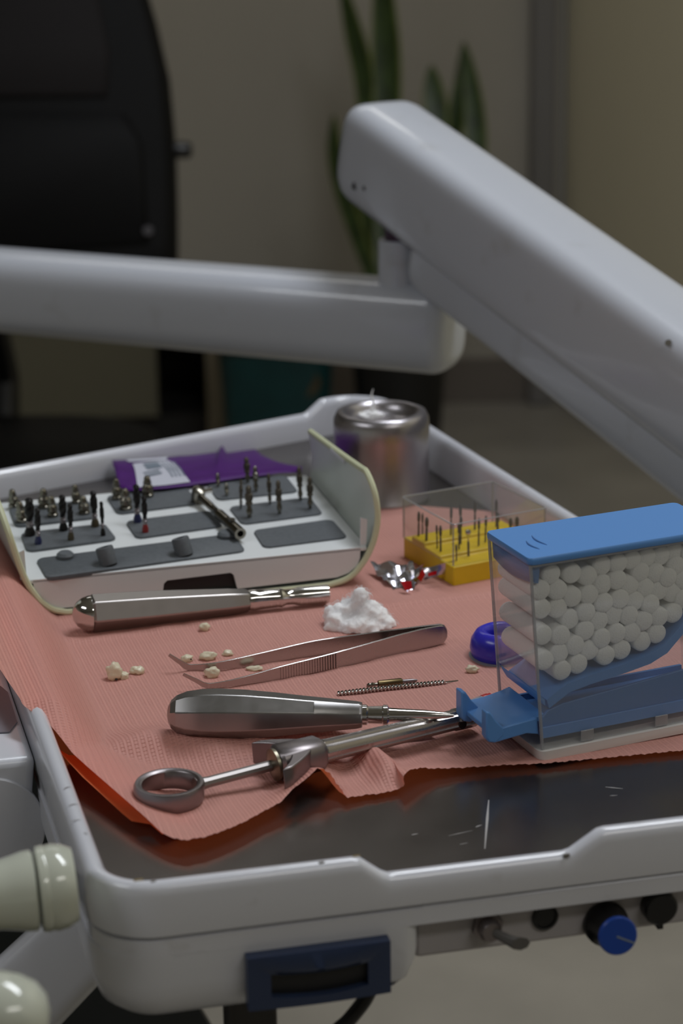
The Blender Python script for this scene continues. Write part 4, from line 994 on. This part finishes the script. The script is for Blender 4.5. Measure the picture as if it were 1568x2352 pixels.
M().lathe([(.0022, -.001), (.0022, .0005)], hp_, -brs if brs.y > 0 else brs, 14).build('port_hole', BLACKP, syr)

# clear blister film trapped under the syringe
bf = thing('blister_film', 'crumpled clear film with a blue print trapped under the syringe barrel', 'blister film', P(960, 1690, .0))
crumple('film', [P(838, 1690, .004), P(1010, 1652, .006), P(1045, 1690, .0025), P(850, 1706, .0025)], CLEARD, bf, 14, 6, .0020, 150, 8, 20)
crumple('blue_print', [P(905, 1690, .0045), P(990, 1668, .0055), P(1003, 1688, .0035), P(915, 1701, .003)], mat('film_blue', (40, 44, 130), .25), bf, 8, 4, .0009, 150, 8, 20)

# cartridge with the red end, behind the tongue of the roll box
c0_ = P(1078, 1622, .0045); c1_ = P(1134, 1602, .0045); ca_ = (c1_-c0_).normalized()
crt = thing('anaesthetic_cartridge', 'small glass cartridge with a red cap lying behind the blue tongue', 'cartridge', c0_.lerp(c1_, .5)-Z*.003)
M().lathe([(.0008, -.004), (.003, -.003), (.0032, 0), (.0032, .0085), (.0026, .0095)], c0_, ca_, 18).build('glass_tube', clear('frosted_glass', (.8, .82, .8), .45), crt)
M().lathe([(.0030, .0085), (.0033, .009), (.0033, .0125), (.0028, .0130), (.0030, .0145), (0, .0146)], c0_, ca_, 18).build('red_cap', mat('red_cap', (170, 24, 24), .35), crt)

# twisted probe and the little brass connector
t0 = P(775, 1594, .0025); t1 = P(1022, 1568, .0022); t2 = P(1052, 1564, .0016)
tl = (t1-t0).length; ta = (t1-t0).normalized(); tsd = Z.cross(ta).normalized()
m = M(); rgs = []
for k in range(241):
    t = k/240; a0_ = t*2*math.pi*15; r_ = .0011+.0001*math.sin(t*3)
    c_ = t0+ta*(tl*t)+Z*(.0003*math.sin(math.pi*t))
    rgs.append([c_+tsd*(r_*(1.0+.45*math.cos(2*(a-a0_)))*math.cos(a))+Z*(r_*(1.0+.45*math.cos(2*(a-a0_)))*math.sin(a)) for a in [2*math.pi*j/12 for j in range(12)]])
prb = thing('twisted_probe', 'thin twisted steel wire instrument with a flat bright tip behind the elevator', 'probe', t0.lerp(t1, .5))
m.loft(rgs).build('twisted_wire', CHROME, prb, sharp=60)
M().loft([sup(p, tsd, Z, a_, b_, 3, 12) for p, a_, b_ in ((t1-ta*.001, .0009, .0009), (t1+ta*.001, .0011, .0006), (t2, .0009, .0004))]).build('flat_tip', CHROME, prb)
n0 = P(842, 1574, .0022); n1 = P(958, 1562, .0022); na = (n1-n0).normalized(); nl = (n1-n0).length
brs_o = thing('brass_connector', 'tiny brass pin connector lying behind the twisted probe', 'connector', n0.lerp(n1, .5)-Z*.0015)
M().lathe([(.0004, 0), (.0012, .001), (.0009, .002), (.0013, .003), (.0009, .004), (.0009, nl*.22)], n0, na, 12).build('tip', SILBUR, brs_o)
M().lathe([(.0010, nl*.21), (.0019, nl*.23), (.0020, nl*.68), (.0016, nl*.70)], n0, na, 14).build('sleeve', mat('brass', (112, 98, 70), .35, 1.0), brs_o)
M().lathe([(.0015, nl*.69), (.0011, nl*.74), (.0010, nl*.9), (.0004, nl)], n0, na, 10).build('pin', STEELD, brs_o)

# violet rubber ring
vr = P(1152, 1512, 0)+Z*.001
vo = thing('rubber_ring', 'violet rubber bowl-shaped ring half hidden behind the clear roll box', 'rubber ring', vr)
M().lathe([(.0150, 0), (.0165, .002), (.0172, .006), (.0165, .0105), (.0140, .0145), (.0112, .0160), (.0088, .0152), (.0078, .012), (.0074, .006), (0, .005)], vr, Z, 48).build('ring_body', PURP, vo, sharp=60)
M().lathe([(.0172, -.0006), (.0178, .0), (.0178, .0010), (.0160, .0014)], vr, Z, 40).build('foot_rim', mat('pale_rim', (150, 146, 150), .4), vo)

# ---------------------------------------------------------------- tooth fragments
GT = 'tooth fragments on the bib'
def tooth(px, py, r, sq, seed, label, zc=None, spot=None, extra=()):
    b = P(px, py, .0012); b.z = paper_h(b.x, b.y)+.0005
    o = thing('tooth_fragment', label, 'tooth', b, GT)
    fluff('tooth_body', b+Z*(r*sq[2]*.8), r, TOOTH, o, 3, sq, .38, 1.5, seed)
    for dx_, dy_, dz_, r2 in extra:
        fluff('root', b+KA*dx_+KV*dy_+Z*(dz_+r2*.6), r2, TOOTH, o, 3, (1, .9, .9), .4, 1.6, seed+3)
    if spot:
        s_ = b+KA*spot[0]+KV*spot[1]+Z*spot[2]
        M().lathe([(spot[3], -.0006), (spot[3]*.7, .0004), (0, .0005)], s_, -FW, 9).build('dark_spot', CARIES, o)
tooth(262, 1562, .0044, (.9, .8, 1.15), 1, 'largest broken tooth with a dark spot at the left of the bib', spot=(.0005, -.0034, .0012, .0007), extra=((.0050, -.0006, .0, .0026),))
tooth(316, 1548, .0031, (1.2, .9, .75), 2, 'smooth oval tooth piece right of the largest broken tooth')
tooth(470, 1449, .0029, (1, .9, .85), 3, 'round whitish tooth piece lying alone in front of the steel handle')
tooth(430, 1521, .0026, (1.2, .9, .8), 4, 'yellowish tooth chip with a brown speck behind the upper tweezer tip', spot=(.0016, -.0020, .0018, .0005))
tooth(478, 1518, .0034, (1.3, .9, .7), 5, 'wide yellow tooth piece just behind the upper tweezer arm')
tooth(487, 1555, .0037, (1.1, .9, .8), 6, 'brown edged tooth piece between the two tweezer arms')
tooth(523, 1508, .0024, (1.2, .9, .7), 7, 'small white tooth chip behind the middle of the upper tweezer arm')
tooth(583, 1541, .0028, (1.5, .9, .5), 8, 'flat pale tooth sliver between the tweezer arms near the serrations')
tooth(1084, 1545, .0028, (1.2, .8, .8), 9, 'cream tooth chip at the foot of the violet ring')

# ---------------------------------------------------------------- cotton roll dispenser
XE = dirz(23.2); XN = dirz(111.5); XG = P(1243, 1749, .0022)
def X(x, y, z): return XG + XE*(x+.0015-.060*z) + XN*(y+.0018+.040*z) + Z*z
XL, XW, XH = .105, .0455, .1000
dsp = thing('cotton_roll_dispenser', 'clear cotton roll dispenser with a blue lid, blue hopper, tongue and white base', 'dispenser', X(XL/2, XW/2, 0))
bp2 = roundpoly([V((-.002, -.002, 0)), V((XL+.002, -.002, 0)), V((XL+.002, XW+.002, 0)), V((-.002, XW+.002, 0))], .004, 5)
M().loft([[X(p.x*f_, p.y*f_, z) for p in bp2] for z, f_ in ((0, .99), (.0008, 1), (.0038, 1), (.0046, .985))]).build('base', WHITEB, dsp, sharp=50)
tw_ = .0014
def wall(nm, o, a, b, c): return M().box(o, a, b, c).build(nm, CLEARD, dsp, bevel=.0003)
zh = XH-.0035-.0048
def quadwall(nm, pts_lo, t):
    (x0, y0), (x1, y1) = pts_lo
    nx, ny = t
    m = M(); m.loft([[X(x0, y0, z), X(x1, y1, z), X(x1+nx, y1+ny, z), X(x0+nx, y0+ny, z)] for z in (.0048, XH-.0034)])
    return m.build(nm, CLEARD, dsp)
quadwall('front_wall', ((0, 0), (XL, 0)), (0, tw_)); quadwall('back_wall', ((0, XW-tw_), (XL, XW-tw_)), (0, tw_))
quadwall('right_wall', ((XL-tw_, tw_), (XL-tw_, XW-tw_)), (tw_, 0))
m = M(); m.loft([[X(0, tw_, z), X(0, XW-tw_, z), X(tw_, XW-tw_, z), X(tw_, tw_, z)] for z in (.034, XH-.0034)]); m.build('left_wall', CLEARD, dsp)
for (x, y) in ((.0006, .0006), (.0006, XW-.0006)):
    M().tube([X(x, y, .0048), X(x, y, XH-.0036)], .0008, 8).build('corner_edge', CLEARE, dsp)
M().tube([X(.0006, .0006, XH-.0042), X(XL-.0006, .0006, XH-.0042)], .0008, 8).build('corner_edge', CLEARE, dsp)
for x in (.021, .062):
    M().box(X(x, -.0004, .0052), XE*.007, XN*.001, Z*.0055).build('snap_tab', CLEARE, dsp, bevel=.0003)
# lid
lp = roundpoly([V((-.0008, -.0008, 0)), V((XL+.0008, -.0008, 0)), V((XL+.0008, XW+.0008, 0)), V((-.0008, XW+.0008, 0))], (.003, .003, .003, .003), 4)
lido = M().loft([[X(XL/2+(p.x-XL/2)*f_, XW/2+(p.y-XW/2)*f2, z) for p in lp] for z, f_, f2 in ((XH-.0034, .995, .99), (XH-.0030, 1, 1), (XH-.0008, 1, 1), (XH, .992, .98))]).build('lid', BLUEP, dsp, sharp=50)
m = M(); rws = []
for k in range(13):
    y = lerp(.0022, XW-.0022, k/12); dep = .0125+.002*math.sin(math.pi*k/12)
    rws.append([X(.0022+.0015*math.sin(math.pi*k/12)*-.6, y, XH-.0032), X(.0022+.0015*math.sin(math.pi*k/12)*-.6, y, XH-dep)])
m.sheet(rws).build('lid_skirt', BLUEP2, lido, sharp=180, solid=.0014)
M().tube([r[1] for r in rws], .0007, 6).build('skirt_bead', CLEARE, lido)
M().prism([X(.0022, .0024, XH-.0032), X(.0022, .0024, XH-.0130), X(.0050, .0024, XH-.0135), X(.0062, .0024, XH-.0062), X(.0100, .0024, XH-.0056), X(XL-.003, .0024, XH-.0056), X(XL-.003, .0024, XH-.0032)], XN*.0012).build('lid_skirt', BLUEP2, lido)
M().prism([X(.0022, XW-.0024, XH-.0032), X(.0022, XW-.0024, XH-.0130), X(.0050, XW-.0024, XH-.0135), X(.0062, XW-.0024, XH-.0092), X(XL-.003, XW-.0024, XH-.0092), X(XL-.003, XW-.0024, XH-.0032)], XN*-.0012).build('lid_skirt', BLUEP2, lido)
for xx in (.0105, .0165):
    rb = [X(xx+.0016*math.sin(math.pi*k/8)*-1, lerp(.010, .024 if xx < .014 else .026, k/8)+(.004 if xx > .014 else 0), XH+.0001) for k in range(9)]
    M().tube(rb, [.0001, .0004, .0005, .0006, .0006, .0006, .0005, .0004, .0001], 6).build('lid_rib', BLUEP2, lido)
# hopper floor, drawer, tongue
fpo = X(0, .003, 0)+V((0, 0, 0)); fpn = XN
def loc2(px, py, y=.003):
    q = PV(px, py, X(0, y, .04), fpn); d_ = q-XG; z = d_.z
    return d_.dot(XE)-.0015+.060*z, z
hpoly = [loc2(*q) for q in ((1252, 1606), (1300, 1570), (1350, 1552), (1430, 1528), (1490, 1507), (1530, 1483), (1568, 1440))]
x9, z9 = hpoly[-1]; hpoly += [(x9+.012, z9+.012), (XL-.004, z9+.026)]
lowp = [(x+.001, z-.0045) for x, z in hpoly]
def X3(x, y, z): return XG + XE*(x+.0015-.060*z) + XN*(y+.0018+.040*z) + Z*z
M().loft([[X3(x, y, z) for x, z in hpoly]+[X3(x, y, z) for x, z in lowp[::-1]] for y in (.0022, XW-.0022)]).build('hopper_floor', BLUEP, dsp, sharp=30)
M().loft([[X3(hpoly[0][0]-.001, y, hpoly[0][1]+.0005), X3(.0018, y, hpoly[0][1]+.0032), X3(.0018, y, hpoly[0][1]+.0018), X3(hpoly[0][0]-.001, y, hpoly[0][1]-.0030)] for y in (.0022, XW-.0022)]).build('hopper_lip', BLUEP, dsp)
dz0 = .0098; da_, db_ = loc2(1291, 1616), loc2(1556, 1546); sl_ = (db_[1]-da_[1])/(db_[0]-da_[0]); le_ = loc2(1243, 1668); re_ = loc2(1560, 1609)
dpoly = [(.0018, dz0), (XL-.003, dz0), (XL-.003, db_[1]+sl_*(XL-.003-db_[0])), db_, da_, (.006, da_[1]-.002), (.0018, da_[1]-.006)]
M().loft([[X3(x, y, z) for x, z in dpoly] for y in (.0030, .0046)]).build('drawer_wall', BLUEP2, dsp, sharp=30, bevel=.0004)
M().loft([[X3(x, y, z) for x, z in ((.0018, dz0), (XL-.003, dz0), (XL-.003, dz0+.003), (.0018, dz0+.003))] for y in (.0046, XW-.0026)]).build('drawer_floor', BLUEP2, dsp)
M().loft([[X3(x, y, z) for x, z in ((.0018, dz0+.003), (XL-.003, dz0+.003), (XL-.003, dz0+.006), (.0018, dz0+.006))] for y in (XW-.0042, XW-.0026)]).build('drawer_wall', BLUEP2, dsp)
M().loft([[X3(x, y, z) for x, z in ((.0018, dz0-.0004), (XL-.002, dz0-.0004), (XL-.002, re_[1]), (.0018, le_[1]))] for y in (.0020, .0030)]).build('drawer_front', BLUEP, dsp, bevel=.0003)
ft = [loc2(x, y, .003) for x, y in ((1122, 1676), (1150, 1669), (1185, 1661), (1228, 1646))]
ft.append((.004, ft[-1][1]+.0012))
tng = M().loft([[X3(x, y, z) for x, z in ft]+[X3(x, y, z-.0028) for x, z in ft[::-1]] for y in (.0032, .0405)]).build('tongue', BLUEP, dsp, sharp=50, bevel=.0005)
tooth_ = [loc2(x, y, .003) for x, y in ((1111, 1632), (1122, 1634), (1135, 1653), (1150, 1668), (1153, 1684), (1132, 1703), (1116, 1701), (1110, 1690))]
M().loft([[X3(x, y, z) for x, z in tooth_] for y in (.0022, .0078)]).build('prong', BLUEP, tng, bevel=.0008)
M().loft([[X3(x, y, z) for x, z in tooth_] for y in (.0295, .0365)]).build('prong', BLUEP, tng, bevel=.0008)
rib_ = [loc2(x, y, .003) for x, y in ((1150, 1668), (1230, 1647), (1232, 1684), (1204, 1682), (1132, 1702), (1130, 1690))]
M().loft([[X3(x, y, z) for x, z in rib_] for y in (.0024, .0040)]).build('side_rib', BLUEP, tng, bevel=.0005)
# the rolls
zr = [(635, 640), (795, 605), (935, 622), (1140, 580), (1285, 520), (1420, 462), (1530, 470), (1050, 700), (848, 770), (1240, 745), (1405, 735), (1535, 620), (975, 820), (1140, 858), (1325, 890), (1460, 845), (570, 862), (705, 868), (835, 925), (1000, 960), (1185, 985), (610, 1042), (740, 1030), (890, 1062), (1055, 1025), (1290, 1050), (1420, 1010), (1530, 930), (550, 1200), (690, 1192), (820, 1140), (950, 1160), (1130, 1130), (1350, 1120), (1200, 1190), (705, 1330), (850, 1285), (1000, 1240), (520, 740), (1450, 590), (620, 760), (770, 905), (1560, 760), (1090, 1200)]
pts = [list(loc2(1068+x*.3189, 1130+y*.3189, .004)) for x, y in zr]
rg = random.Random(5)
for gx in range(3):
    for gz in range(6): pts.append([.0765+.0096*gx+rg.uniform(-.001, .001), .066+.0088*gz-.010*(2-gx)*.3])
RM = .0050
def hop_z(x):
    for (xa, za), (xb, zb) in zip(hpoly, hpoly[1:]):
        if xa <= x <= xb: return lerp(za, zb, (x-xa)/(xb-xa))
    return hpoly[0][1]+.003 if x < hpoly[0][0] else hpoly[-1][1]
for it in range(60):
    for i in range(len(pts)):
        for j in range(i):
            dx_ = pts[i][0]-pts[j][0]; dz_ = pts[i][1]-pts[j][1]; d_ = math.hypot(dx_, dz_)
            if 1e-9 < d_ < 2*RM*.92:
                f_ = (2*RM*.92-d_)/d_*.3; pts[i][0] += dx_*f_; pts[i][1] += dz_*f_; pts[j][0] -= dx_*f_; pts[j][1] -= dz_*f_
        p = pts[i]; p[0] = min(max(p[0], tw_+RM+.0005), XL-tw_-RM-.003)
        lo = max(hop_z(p[0]-.003), hop_z(p[0]), hop_z(p[0]+.003))+RM*1.12
        p[1] = min(max(p[1], lo), XH-.0110)
rollme = None; rolls = []
for i, (x, z) in enumerate(pts):
    yo = .0036+rg.uniform(0, .0012)
    o0 = X3(x, yo, z)
    if rollme is None:
        m = M().lathe([(0, -.0), (RM*.8, 0), (RM*.97, .0006), (RM, .002), (RM, .036), (RM*.97, .0374), (RM*.8, .038), (0, .038)], V((0, 0, 0)), XN, 20)
        ro = m.build('cotton_roll', COTTON, loc=V((0, 0, 0)), sharp=60); rollme = ro.data
    else:
        ro = bpy.data.objects.new('cotton_roll', rollme); col.objects.link(ro)
    ro.location = o0+Z*T
    ro.rotation_euler = (0, 0, rg.uniform(-.012, .012))
    rolls.append((ro, x, z))

vis = sorted([r for r in rolls if r[1] < .0745], key=lambda r: -r[2])
ORD = ['first', 'second', 'third', 'fourth', 'fifth', 'sixth', 'seventh', 'eighth', 'ninth', 'tenth', 'eleventh', 'twelfth', 'thirteenth', 'fourteenth']
layers = {}
for ro, x, z in vis: layers.setdefault(int((vis[0][2]-z)/.0085), []).append((x, ro))
for k, lv in enumerate(sorted(layers)):
    for i, (x, ro) in enumerate(sorted(layers[lv], key=lambda q: q[0])):
        row = ('topmost', 'second', 'third', 'fourth', 'fifth', 'sixth', 'seventh', 'eighth', 'ninth', 'tenth', 'eleventh', 'lowest')[k]
        tag(ro, 'white cotton roll in the %s layer of the dispenser, %s from the left' % (row, ORD[i]), 'cotton roll', 'cotton rolls in the dispenser')
for ro, x, z in rolls:
    if x >= .0745: tag(ro, 'white cotton roll packed in the far right end of the dispenser', 'cotton roll', 'cotton rolls in the dispenser')
